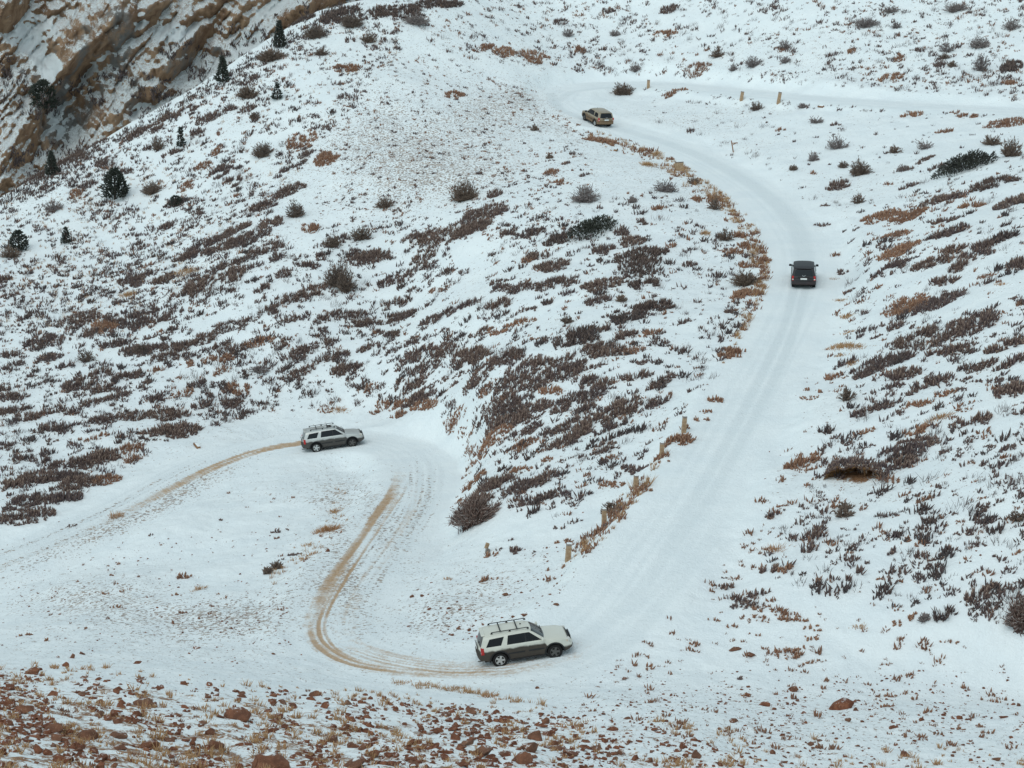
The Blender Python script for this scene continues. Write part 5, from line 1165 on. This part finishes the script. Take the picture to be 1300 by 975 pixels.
FAX, RAX, WR = 1.44, -1.35, .385
def make_suv(name, label, paint, low_trim, px, py, heading, up, rails='silver', sun=False, boxy=0., plate=True, wheel_front=M_RIMD, wheel_rear=M_RIM, size=1.):
    e = bpy.data.objects.new(name, None); COL.objects.link(e)
    tag(e, label, 'off-road car', 'off-road cars on the mountain road')
    top = 1.74 + .05 * boxy
    # side outline, nose towards +x
    Wf = [(FAX + .47 * math.cos(t), .40 + .47 * math.sin(t)) for t in np.linspace(0, math.pi, 11)]
    Wr = [(RAX + .47 * math.cos(t), .40 + .47 * math.sin(t)) for t in np.linspace(0, math.pi, 11)]
    prof = [(2.20, .40)] + Wf + [(.90, .38), (-.80, .38)] + Wr + [(-1.95, .44), (-2.33, .50), (-2.38, .72), (-2.32, .80), (-2.33, 1.02), (-2.27, 1.16), (-2.05 - .06 * boxy, 1.64), (-1.92, top - .03), (-1.5, top + .01), (-.5, top + .02), (.10, top), (.36, top - .05),
            (1.06, 1.20), (1.20, 1.165), (1.75, 1.11), (2.14, 1.03), (2.26, .95), (2.33, .78), (2.40, .72), (2.40, .50), (2.33, .42)]
    def half(x, z):
        w = .925 - .05 * max(0, (.62 - z)) - .012 * abs(z - .8)
        if z > 1.12: w -= (z - 1.12) * (.36 - .12 * boxy)
        if x > 1.5: w -= .07 * ((x - 1.5) / .9) ** 2
        if x < -1.7: w -= .05 * ((-1.7 - x) / .7) ** 2
        for ax in (FAX, RAX):                       # swollen arches
            r = math.hypot(x - ax, z - .40)
            if r < .78: w += .030 * max(0, 1 - abs(r - .52) / .26)
        if .95 < z < 1.12: w += .012
        return w
    def shape(x, yf, z):
        y = yf * half(x, z); s = abs(yf)
        Xo = x - (.16 * s ** 4 if x > 2.0 else 0) * min(1, (x - 2.0) / .3 if x > 2.0 else 0) + (.10 * s ** 4 * min(1, (-2.0 - x) / .3) if x < -2.0 else 0)
        zo = z
        if z > top - .12: zo -= .055 * s ** 4
        elif x > 1.0 and z > .98: zo -= .05 * s ** 5
        if .3 < x < 1.1 and z > 1.19: Xo -= .10 * s ** 3     # curved windscreen
        return Vector((Xo, y, zo))
    bm = bmesh.new()
    vs_ = [bm.verts.new((x, -1, z)) for x, z in prof]
    f = bm.faces.new(vs_)
    r = bmesh.ops.extrude_face_region(bm, geom=[f])
    for v_ in r['geom']:
        if isinstance(v_, bmesh.types.BMVert): v_.co.y = 1
    for x in np.arange(-2.2, 2.35, .18): bmesh.ops.bisect_plane(bm, geom=bm.verts[:] + bm.edges[:] + bm.faces[:], plane_co=(x, 0, 0), plane_no=(1, 0, 0))
    for z in (.55, .68, .80, .92, 1.0, 1.08, 1.14, 1.22, 1.34, 1.46, 1.58, 1.66, 1.70): bmesh.ops.bisect_plane(bm, geom=bm.verts[:] + bm.edges[:] + bm.faces[:], plane_co=(0, 0, z), plane_no=(0, 0, 1))
    for y in (-.96, -.85, -.6, -.3, 0, .3, .6, .85, .96): bmesh.ops.bisect_plane(bm, geom=bm.verts[:] + bm.edges[:] + bm.faces[:], plane_co=(0, y, 0), plane_no=(0, 1, 0))
    for v_ in bm.verts: v_.co = shape(v_.co.x, v_.co.y, v_.co.z)
    body = finish(bm, 'body', paint, e, 0, True)
    md = body.modifiers.new('edges', 'EDGE_SPLIT'); md.split_angle = R(38)
    # dark floor closes the arches from inside
    bm = bmesh.new(); box_bm(bm, (0, 0, .52), (4.2, 1.55, .34)); finish(bm, 'underbody', M_UNDER, e)
    def side_panel(name, pts, mat, off=.006, parent=e, both=True, sides=(-1, 1), label=None):
        out = []
        for sd in sides:
            bm = bmesh.new(); bm.faces.new([bm.verts.new((x, 0, z)) for x, z in pts])
            for x in np.arange(-2.3, 2.4, .2): bmesh.ops.bisect_plane(bm, geom=bm.verts[:] + bm.edges[:] + bm.faces[:], plane_co=(x, 0, 0), plane_no=(1, 0, 0))
            for z in np.arange(.5, 1.7, .1): bmesh.ops.bisect_plane(bm, geom=bm.verts[:] + bm.edges[:] + bm.faces[:], plane_co=(0, 0, z), plane_no=(0, 0, 1))
            for v_ in bm.verts:
                q = shape(v_.co.x, sd, v_.co.z); v_.co = q + Vector((0, sd * off, sd * 0))
            bmesh.ops.recalc_face_normals(bm, faces=bm.faces[:])
            if bm.faces[:][0].normal.y * sd < 0: bmesh.ops.reverse_faces(bm, faces=bm.faces[:])
            g = bmesh.ops.extrude_face_region(bm, geom=bm.faces[:])
            for v_ in g['geom']:
                if isinstance(v_, bmesh.types.BMVert): v_.co.y -= sd * (off + .01)
            o = finish(bm, name, mat, parent, 0, False); out.append(o)
        return out
    # doors with their glass and handles
    fd = [(.98, .50), (1.02, 1.0), (.98, 1.13), (.05, 1.13), (.05, .50)]
    rd_ = [(.03, .50), (.03, 1.13), (-.92, 1.13), (-.98, 1.0), (-.86, .82), (-.80, .50)]
    gt = 1.60 + .04 * boxy
    fg_ = [(.92, 1.17), (.36, gt), (.07, gt), (.07, 1.17)]
    rg_w = [(.01, 1.17), (.01, gt), (-.82, gt - .01), (-.92, 1.17)]
    q_w = [(-1.12, 1.17), (-1.00 - .05, 1.26), (-1.22, gt - .05), (-1.80, gt - .08), (-1.98, 1.17)] if not boxy else [(-1.04, 1.17), (-1.04, gt - .02), (-1.80, gt - .04), (-1.98, 1.17)]
    if not boxy: q_w = [(-1.22, 1.18), (-1.02, gt - .03), (-1.76, gt - .07), (-1.98, 1.18)]
    for pts, gp, hx in ((fd, fg_, .16), (rd_, rg_w, -.80)):
        for sd in (-1, 1):
            d_ = side_panel('door', pts, paint, .004, e, sides=(sd,))[0]
            side_panel('door_window', gp, M_GLASS, .007, d_, sides=(sd,))
            bm = bmesh.new(); q = shape(hx, sd, 1.03); box_bm(bm, (q.x, q.y + sd * .025, q.z), (.19, .04, .035)); finish(bm, 'door_handle', paint, d_, .008)
            bm = bmesh.new(); xs = [p_[0] for p_ in pts]; q = shape((max(xs) + min(xs)) / 2, sd, .74); box_bm(bm, (q.x, q.y + sd * .012, .70), (max(xs) - min(xs) - .16, .03, .07)); finish(bm, 'rub_strip', low_trim, d_, .01)
    side_panel('quarter_window', q_w, M_GLASS, .007)
    # dark line between the side windows
    side_panel('door_pillar', [(.07, 1.17), (.07, gt), (.01, gt), (.01, 1.17)], M_BLACK, .005)
    def sloped(name, a, b, y0, y1, mat, off, n=9, parent=e, narrow=0.):
        bm = bmesh.new(); nrm = Vector((-(b[1] - a[1]), 0, b[0] - a[0])).normalized()
        if nrm.z < 0: nrm = -nrm
        if abs(b[0] - a[0]) < .3: nrm = Vector((-1 if a[0] < 0 else 1, 0, .3)).normalized()
        G = []
        for i in range(7):
            t = i / 6; x = a[0] + (b[0] - a[0]) * t; z = a[1] + (b[1] - a[1]) * t
            row = []
            for j in range(n):
                yf = (y0 + (y1 - y0) * j / (n - 1)) * (1 - narrow * t)
                row.append(bm.verts.new(shape(x, yf, z) + nrm * off))
            G.append(row)
        for i in range(6):
            for j in range(n - 1): bm.faces.new((G[i][j], G[i][j + 1], G[i + 1][j + 1], G[i + 1][j]))
        bmesh.ops.recalc_face_normals(bm, faces=bm.faces[:])
        return finish(bm, name, mat, parent, 0, True)
    ws = sloped('windscreen', (1.02, 1.23), (.42, top - .095), -.90, .90, M_GLASS, .008)
    for yy in (-.45, .2):
        bm = bmesh.new(); q = shape(.93, yy, 1.27); r_ = box_bm(bm, (0, 0, 0), (.03, .55, .025)); bmesh.ops.rotate(bm, verts=r_, cent=(0, 0, 0), matrix=Matrix.Rotation(.2, 3, 'X')); bmesh.ops.translate(bm, verts=r_, vec=q + Vector((.02, .1, .03))); finish(bm, 'wiper', M_BLACK, ws)
    tg = sloped('tailgate', (-2.36, .82), (-2.24, 1.20), -.80, .80, paint, .010)
    sloped('rear_window', (-2.265, 1.15), (-2.06 - .05 * boxy, 1.62), -.82, .82, M_GLASS, .010, parent=e)
    bm = bmesh.new(); box_bm(bm, (-2.04, 0, top - .045), (.20, 1.14, .04), .92); finish(bm, 'rear_spoiler', paint, e, .015)
    bm = bmesh.new(); box_bm(bm, (-2.375, 0, 1.10), (.03, .95, .05)); finish(bm, 'tailgate_handle', low_trim, tg, .01)
    if plate: bm = bmesh.new(); box_bm(bm, (-2.395, 0, .97), (.02, .50, .13)); finish(bm, 'number_plate', M_PLATE, tg, .006)
    # emblem: a small chevron of two bars
    bm = bmesh.new()
    for sd in (-1, 1):
        r_ = box_bm(bm, (0, 0, 0), (.02, .14, .035)); bmesh.ops.rotate(bm, verts=r_, cent=(0, 0, 0), matrix=Matrix.Rotation(sd * .5, 3, 'X')); bmesh.ops.translate(bm, verts=r_, vec=(-2.34, sd * .06, 1.20))
    finish(bm, 'emblem', M_CHROME, tg)
    # lamps
    for sd in (-1, 1):
        bm = bmesh.new(); q = shape(-2.28, sd * .93, .96); box_bm(bm, (q.x + .03, q.y, .98), (.17, .17, .36)); finish(bm, 'tail_light', M_RED, e, .03)
        bm = bmesh.new(); q = shape(-2.28, sd * .93, .96); tl = box_bm(bm, (q.x - .052, q.y + sd * .004, .90), (.02, .12, .08)); finish(bm, 'reversing_lamp', M_LAMP, e, .008)
        bm = bmesh.new(); q = shape(2.20, sd * .80, .93); r_ = box_bm(bm, (0, 0, 0), (.26, .34, .19)); bmesh.ops.rotate(bm, verts=r_, cent=(0, 0, 0), matrix=Matrix.Rotation(-sd * .35, 3, 'Z')); bmesh.ops.translate(bm, verts=r_, vec=(q.x - .05, q.y - sd * .02, .92)); hl = finish(bm, 'headlight', M_LAMP, e, .04)
        bm = bmesh.new(); q = shape(2.12, sd * .96, .93); box_bm(bm, (q.x - .01, q.y, .90), (.14, .05, .12)); finish(bm, 'turn_signal', M_AMBER, hl, .015)
        bm = bmesh.new(); q = shape(2.36, sd * .70, .58); box_bm(bm, (q.x - .005, q.y, .58), (.06, .16, .11)); finish(bm, 'fog_lamp', M_LAMP, e, .02)
        # door mirrors
        bm = bmesh.new(); q = shape(.86, sd, 1.18); box_bm(bm, (q.x, q.y + sd * .15, q.z + .06), (.13, .23, .17), .85); mm = finish(bm, 'door_mirror', paint if not boxy else M_BLACK, e, .035)
        bm = bmesh.new(); box_bm(bm, (q.x, q.y + sd * .03, q.z), (.08, .12, .05)); finish(bm, 'mirror_arm', M_BLACK, mm, .01)
        # running board
        bm = bmesh.new(); box_bm(bm, (.05, sd * .90, .36), (1.75, .16, .06)); finish(bm, 'running_board', low_trim, e, .018)
        # roof rail on three feet
        bm = bmesh.new(); yr = sd * .60
        box_bm(bm, (-.68, yr, top + .075), (1.85, .035, .035))
        for xx in (-1.60, -.68, .24): box_bm(bm, (xx, yr, top + .03), (.12, .035, .08), .7)
        if rails: finish(bm, 'roof_rail', M_BLACK, e, .006)
        else: bm.free()
    for xx in ((-1.15, -.30) if rails else ()):
        bm = bmesh.new(); box_bm(bm, (xx, 0, top + .075), (.06, 1.165, .03)); finish(bm, 'crossbar', M_BLACK, e, .006)
    if sun:
        sloped('sunroof', (-.30, top + .018), (.02, top + .008), -.55, .55, M_GLASS, .006)
        bm = bmesh.new(); box_bm(bm, (.17, -.28, top + .02), (.16, .34, .045)); finish(bm, 'snow_patch', M_SNOWCAP, e, .015)
        bm = bmesh.new(); box_bm(bm, (-.42, -.30, top + .03), (.14, .30, .04)); finish(bm, 'snow_patch', M_SNOWCAP, e, .015)
    bm = bmesh.new(); box_bm(bm, (-.05, .10, top + .035), (.10, .05, .06), .4); finish(bm, 'roof_aerial', M_BLACK, e, .008)
    # bumpers, grille, bonnet edge
    def bumper(name, xc, zc, hgt, mat):
        bm = bmesh.new(); G = []
        for j in range(13):
            yf = -1 + 2 * j / 12
            q = shape(xc, yf * .985, zc); o_ = .045 * (1 if xc > 0 else -1)
            back = -.5 * abs(yf) ** 8 * (1 if xc > 0 else -1) * .5
            G.append([bm.verts.new((q.x + o_ * k + back * 0, q.y * 1.01, zc + dz * hgt)) for k, dz in ((-1.6, .5), (.6, .5), (1., .2), (1., -.3), (.4, -.5), (-1.6, -.5))])
        for a_, b_ in zip(G[:-1], G[1:]):
            for i in range(5): bm.faces.new((a_[i], a_[i + 1], b_[i + 1], b_[i]))
        bm.faces.new(G[0]); bm.faces.new(G[-1][::-1])
        return finish(bm, name, mat, e, 0, False)
    bumper('front_bumper', 2.395, .60, .26, paint)
    bumper('rear_bumper', -2.375, .62, .24, paint)
    bm = bmesh.new(); box_bm(bm, (2.325, 0, .88), (.07, .86, .20), .96); gr = finish(bm, 'grille', M_BLACK, e, .02)
    for i in range(3):
        bm = bmesh.new(); box_bm(bm, (2.365, 0, .82 + .055 * i), (.02, .78, .018)); finish(bm, 'grille_bar', M_CHROME, gr)
    if not boxy:
        sloped('bonnet_guard', (2.16, 1.045), (2.25, .965), -.86, .86, M_BLACK, .022)
    bm = bmesh.new(); box_bm(bm, (2.43, 0, .52), (.03, .9, .10)); finish(bm, 'air_intake', M_BLACK, e, .01)
    # wheels
    for ax, fr in ((FAX, True), (RAX, False)):
        for sd in (-1, 1):
            bm = bmesh.new(); ring = []
            pr = [(.235, -.11), (.30, -.13), (.365, -.12), (.385, -.085), (.388, 0), (.385, .085), (.365, .12), (.30, .13), (.235, .11)]
            ns = 32
            for i in range(ns):
                t = 2 * math.pi * i / ns
                ring.append([bm.verts.new((ax + r_ * (1 + (.012 if i % 2 and r_ > .37 else 0)) * math.cos(t), sd * .80 + y_, .40 + r_ * math.sin(t))) for r_, y_ in pr])
            for i in range(ns):
                a_, b_ = ring[i], ring[(i + 1) % ns]
                for j in range(len(pr) - 1): bm.faces.new((a_[j], a_[j + 1], b_[j + 1], b_[j]))
            wh = finish(bm, 'wheel', M_TYRE, e, 0, True)
            bm = bmesh.new(); mt = bmesh.ops.create_cone(bm, cap_ends=True, segments=28, radius1=.24, radius2=.24, depth=.10)
            bmesh.ops.transform(bm, verts=bm.verts[:], matrix=Matrix.Translation((ax, sd * .84, .40)) @ Matrix.Rotation(math.pi / 2, 4, 'X')); finish(bm, 'wheel_well_disc', M_UNDER, wh)
            bm = bmesh.new()
            for i in range(5):
                r_ = box_bm(bm, (0, 0, .14), (.115, .035, .20), .8)
                bmesh.ops.transform(bm, verts=r_, matrix=Matrix.Translation((ax, sd * .905, .40)) @ Matrix.Rotation(2 * math.pi * i / 5 + .3, 4, 'Y'))
            r_ = bmesh.ops.create_cone(bm, cap_ends=True, segments=16, radius1=.075, radius2=.06, depth=.05)['verts']
            bmesh.ops.transform(bm, verts=r_, matrix=Matrix.Translation((ax, sd * .91, .40)) @ Matrix.Rotation(math.pi / 2 * sd, 4, 'X'))
            n_ = 28
            for (r0, r1) in ((.225, .245),):
                rv = [[bm.verts.new((ax + r2 * math.cos(2 * math.pi * i / n_), sd * .922, .40 + r2 * math.sin(2 * math.pi * i / n_))) for r2 in (r0, r1)] for i in range(n_)]
                for i in range(n_):
                    bm.faces.new((rv[i][0], rv[i][1], rv[(i + 1) % n_][1], rv[(i + 1) % n_][0]))
            finish(bm, 'rim', wheel_front if fr else wheel_rear, wh)
            # black arch lip
            bm = bmesh.new(); G = []
            for i in range(15):
                t = -.05 + (math.pi + .1) * i / 14
                row = []
                for r2, o_ in ((.455, .0), (.46, .022), (.525, .022), (.53, .0)):
                    x, z = ax + r2 * math.cos(t), .40 + r2 * math.sin(t)
                    q = shape(x, sd, max(z, .36)); row.append(bm.verts.new((q.x, q.y + sd * o_, z)))
                G.append(row)
            for a_, b_ in zip(G[:-1], G[1:]):
                for j in range(3): bm.faces.new((a_[j], a_[j + 1], b_[j + 1], b_[j]))
            finish(bm, 'wheel_arch', low_trim, e)
    bm = bmesh.new(); r_ = bmesh.ops.create_cone(bm, cap_ends=True, segments=12, radius1=.03, radius2=.03, depth=.3)['verts']; bmesh.ops.transform(bm, verts=r_, matrix=Matrix.Translation((-2.30, -.55, .36)) @ Matrix.Rotation(math.pi / 2, 4, 'Y')); finish(bm, 'exhaust_pipe', M_RIMD, e)
    # stand it on the road
    up = up.normalized(); fw = (heading - up * heading.dot(up)).normalized(); lf = up.cross(fw)
    e.matrix_world = Matrix(((fw.x, lf.x, up.x, px.x), (fw.y, lf.y, up.y, px.y), (fw.z, lf.z, up.z, px.z), (0, 0, 0, 1)))
    if size != 1: e.scale = (size,) * 3
    return e
def road_up(p): return (normal_at(p.x, p.y, 1.3) + normal_at(p.x + .8, p.y, 1.3) + normal_at(p.x, p.y + .8, 1.3)).normalized()
def on_side(rear, front, sink=.035):
    """Pose of a car from the photo points where its near-side wheels touch the road."""
    a, b = ground_at(*rear), ground_at(*front); h = (b - a).normalized(); up = road_up((a + b) / 2)
    lf = up.cross(h).normalized()
    mid = a + (b - a) * (-RAX / (FAX - RAX))
    c = mid + lf * .80
    c = Vector((c.x, c.y, height(c.x, c.y) - sink + .015))
    return c, h, up
def settle(c, h, up):
    """Height that puts the lowest of the four tyres on the road."""
    fw = (h - up * h.dot(up)).normalized(); lf = up.cross(fw)
    dz = [height(q.x, q.y) - q.z for q in [c + fw * ax + lf * sd * .8 for ax in (FAX, RAX) for sd in (-1, 1)]]
    return c + Vector((0, 0, sum(dz) / 4 - .075)) + up * (WR - .40)
P1 = paint_mat('cream_paint', (.62, .605, .53), (.030, .021, .016), .97, .12, front=.36)
P2 = paint_mat('silver_paint', (.52, .52, .50), (.055, .049, .044), .96, .14, .35, front=.25)
P3 = paint_mat('beige_paint', (.29, .235, .165), (.13, .08, .045), .98, .3, 0., .4, .85)
P4 = paint_mat('black_paint', (.014, .010, .012), (.05, .038, .038), .7, .3, 0., .5, .7, coat=.05)
c, h, up = on_side((631, 843), (704, 836))
h = Matrix.Rotation(R(9), 3, 'Z') @ h
make_suv('off_road_car', 'cream-white mud-splashed off-road car with roof rails on the lowest bend of the road', P1, M_BLACK, settle(c, h, up), None, h, up, size=.955)
c, h, up = on_side((401, 573), (447, 567))
h = Matrix.Rotation(R(5), 3, 'Z') @ h
make_suv('off_road_car', 'grey silver off-road car with snow-flecked roof turning through the hairpin', P2, M_BLACK, settle(c, h, up), None, h, up, sun=True)
q = ground_at(1020, 366); a0 = math.atan2(q.x, q.y) - .01
h = Vector((math.sin(a0), math.cos(a0), 0)); c = q + h * 2.1; up = road_up(c)
make_suv('off_road_car', 'black off-road car seen from behind, climbing the straight snowy road', P4, M_BLACK, settle(c, h, up), None, h, up, rails=None, boxy=1.)
q = ground_at(767, 161); a0 = math.atan2(q.x, q.y) - R(25)
h = Vector((math.sin(a0), math.cos(a0), 0)); c = q + h * 1.9; up = road_up(c)
make_suv('off_road_car', 'beige off-road car at the top hairpin with its tail towards the viewer', P3, M_BLACK, settle(c, h, up), None, h, up, rails=None, boxy=.4)

# ------------------------------------------------------------------ a label for every plant and stone: its look, and what it stands next to
MARKS = [((662, 812), 'the cream-white car'), ((422, 553), 'the silver car'), ((1020, 350), 'the black car'), ((757, 148), 'the beige car'),
         ((601, 657), 'the round frosted bush'), ((1092, 604), 'the undercut earth bank'), ((720, 702), 'the lowest marker post'), ((767, 655), 'the second marker post'), ((806, 612), 'the third marker post'),
         ((840, 571), 'the fourth marker post'), ((868, 539), 'the fifth marker post'), ((941, 122), 'the upper road post by the dark bush'), ((988, 125), 'the leaning upper road post'), ((823, 107), 'the little post near the hairpin top'),
         ((931, 186), 'the wooden stake'), ((619, 698), 'the broken post stub'), ((250, 565), 'the board on the verge'), ((862, 211), 'the stout tan stump'),
         ((146, 236), 'the broad round evergreen'), ((355, 45), 'the top conifer'), ((283, 90), 'the second highest conifer'), ((66, 210), 'the end conifer of the ridge'), ((230, 175), 'the bare-stemmed conifer'), ((24, 307), 'the low edge evergreen'), ((84, 300), 'the small pointed conifer'), ((352, 117), 'the small upper conifer'),
         ((590, 248), 'the lone brown dome bush'), ((741, 250), 'the grey twig bush mid-slope'), ((750, 290), 'the dark slanting juniper'), ((1224, 210), 'the big dark juniper'), ((1092, 218), 'the brown bush by the bank'), ((790, 116), 'the slanting bush at the hairpin'),
         ((1296, 787), 'the twig bush at the frame edge'), ((1068, 893), 'the large rounded boulder'), ((1005, 875), 'the reddish boulder on the gravel'), ((182, 893), 'the rock on the snow strip'), ((345, 966), 'the largest boulder'), ((274, 946), 'the tall yellowish rock'), ((111, 934), 'the dark corner rock'),
         ((640, 914), 'the sharp upright rock'), ((724, 957), 'the squarish upright rock'), ((664, 963), 'the tall red boulder'), ((447, 969), 'the long low rock'), ((302, 908), 'the blocky double rock'), ((248, 822), 'the red rock above the rubble'), ((42, 852), 'the corner of the rubble'),
         ((430, 355), 'the big dome bush mid-hillside'), ((240, 360), 'the dark patch under the ridge'), ((165, 590), 'the thicket above the road'), ((60, 600), 'the thicket at the frame edge'), ((530, 450), 'the patch above the hairpin'), ((653, 480), 'the thick scrub in the middle'), ((810, 335), 'the black-brown scrub by the climb'), ((760, 575), 'the scrub inside the climb'), ((640, 615), 'the scrub above the round bush'),
         ((1170, 425), 'the long scrub band on the bank'), ((1280, 450), 'the scrub by the frame side'), ((955, 750), 'the scrub at the slope foot'), ((1180, 685), 'the shrub cluster on the snowfield'), ((1235, 755), 'the slanting dark scrub'), ((1120, 285), 'the rust patch by the bend'), ((1250, 70), 'the grey bushes at the top'), ((540, 30), 'the dark crest shrubs'), ((950, 30), 'the open snow at the top')]
LOOK = {'f': 'brown', 'd': 'dark brown', 'r': 'rust-coloured', 'g': 'straw-coloured', 't': 'brown', 'w': 'grey', 'j': 'dark green'}
NOUN = {'f': 'shrub', 'd': 'shrub', 'r': 'shrub', 'g': 'grass tuft', 't': 'twig bush', 'w': 'twig bush', 'j': 'juniper'}
ORD = ['nearest', 'second nearest', 'third nearest', 'fourth nearest', 'fifth nearest', 'sixth nearest', 'seventh nearest', 'eighth nearest', 'ninth nearest', 'tenth nearest', 'eleventh nearest', 'twelfth nearest', 'thirteenth nearest', 'fourteenth nearest']
def place_labels(items, noun_of, look_of, size_words):
    """items: [object, u, v, size px]. Names each by the nearest landmark, the side of it and its rank by distance there."""
    cell = {}
    for it in items:
        o, u, v, sz = it
        ds = [(math.hypot(u - mu, (v - mv) * 1.25), i) for i, ((mu, mv), _) in enumerate(MARKS)]
        d, i = min(ds); mu, mv = MARKS[i][0]
        dx, dy = u - mu, (v - mv) * 1.25
        side = ('right of' if dx > 0 else 'left of') if abs(dx) > abs(dy) else ('below' if dy > 0 else 'above')
        cell.setdefault((i, side, noun_of(it)), []).append((d, it))
    for (i, side, noun), L in cell.items():
        L.sort(key=lambda q: q[0])
        for k, (d, it) in enumerate(L):
            sw = size_words[0] if it[3] < size_words[2] else size_words[1] if it[3] > size_words[3] else ''
            look = ' '.join(x for x in (sw, look_of(it), noun) if x)
            where = f'{ORD[min(k, 13)]} one ' if len(L) > 1 else ''
            it[0]['label'] = f'{look}, {where}{side} {MARKS[i][1]}'
for p in PLANTS:
    p[0]['category'] = {'shrub': 'shrub', 'grass tuft': 'grass', 'twig bush': 'bush', 'juniper': 'bush'}[NOUN[p[1]]]
    p[0]['group'] = {'shrub': 'low shrubs on the snowy slopes', 'grass tuft': 'dry grass tufts', 'twig bush': 'twig bushes on the slopes', 'juniper': 'prostrate junipers'}[NOUN[p[1]]]
_k = {p[0].name: p[1] for p in PLANTS}
place_labels([[p[0], p[2], p[3], p[4]] for p in PLANTS if not p[7]], lambda it: NOUN[_k[it[0].name]], lambda it: LOOK[_k[it[0].name]], ('small', 'wide', 9, 18))
for p in PLANTS:
    if p[7]: p[0]['label'] = p[7]
for s_ in STONES:
    s_[0]['category'] = 'rock'; s_[0]['group'] = 'loose rocks of the rubble slope'
place_labels([s_[:4] for s_ in STONES if not s_[4]], lambda it: 'rock', lambda it: 'red-brown', ('small', 'big', 9, 17))
for s_ in STONES:
    if s_[4]: s_[0]['label'] = s_[4]

# ------------------------------------------------------------------ overcast daylight
SUN_EL, SUN_AZ = R(58), R(-150)          # azimuth from +Y towards +X
w = bpy.data.worlds.new('World'); S.world = w; w.use_nodes = True
wn = w.node_tree
sky = wn.nodes.new('ShaderNodeTexSky'); sky.sky_type = 'NISHITA'; sky.sun_disc = False
sky.sun_elevation = SUN_EL; sky.sun_rotation = SUN_AZ; sky.altitude = 2500; sky.air_density = 1.0; sky.dust_density = 3.0; sky.ozone_density = 1.0
bg = wn.nodes['Background']; bg.inputs["Strength"].default_value = 0.15
# cloud cover: the clear-sky colour greyed, with the faint cyan cast of the day
hs = wn.nodes.new('ShaderNodeHueSaturation'); hs.inputs['Saturation'].default_value = .30
wn.links.new(sky.outputs[0], hs.inputs['Color'])
mxn = wn.nodes.new('ShaderNodeMix'); mxn.data_type = 'RGBA'; mxn.blend_type = 'MULTIPLY'; mxn.inputs[0].default_value = 1.0
wn.links.new(hs.outputs[0], mxn.inputs[6]); mxn.inputs[7].default_value = (.832, 1.0, .965, 1)
wn.links.new(mxn.outputs[2], bg.inputs['Color'])
ld = bpy.data.lights.new('sun', 'SUN'); ld.energy = .7; ld.angle = R(60); ld.color = (1, .97, .92)
lo = bpy.data.objects.new('sun', ld); COL.objects.link(lo)
dv = Vector((math.sin(SUN_AZ) * math.cos(SUN_EL), math.cos(SUN_AZ) * math.cos(SUN_EL), math.sin(SUN_EL)))
lo.rotation_euler = dv.to_track_quat('Z', 'Y').to_euler(); lo.location = (0, 0, 150)
vs = S.view_settings; vs.view_transform = 'Standard'; vs.look = 'None'; vs.exposure = 0.50; vs.gamma = 1.0; vs.use_curve_mapping = False
S.cycles.max_bounces = 5; S.cycles.diffuse_bounces = 3; S.cycles.glossy_bounces = 3; S.cycles.transmission_bounces = 4
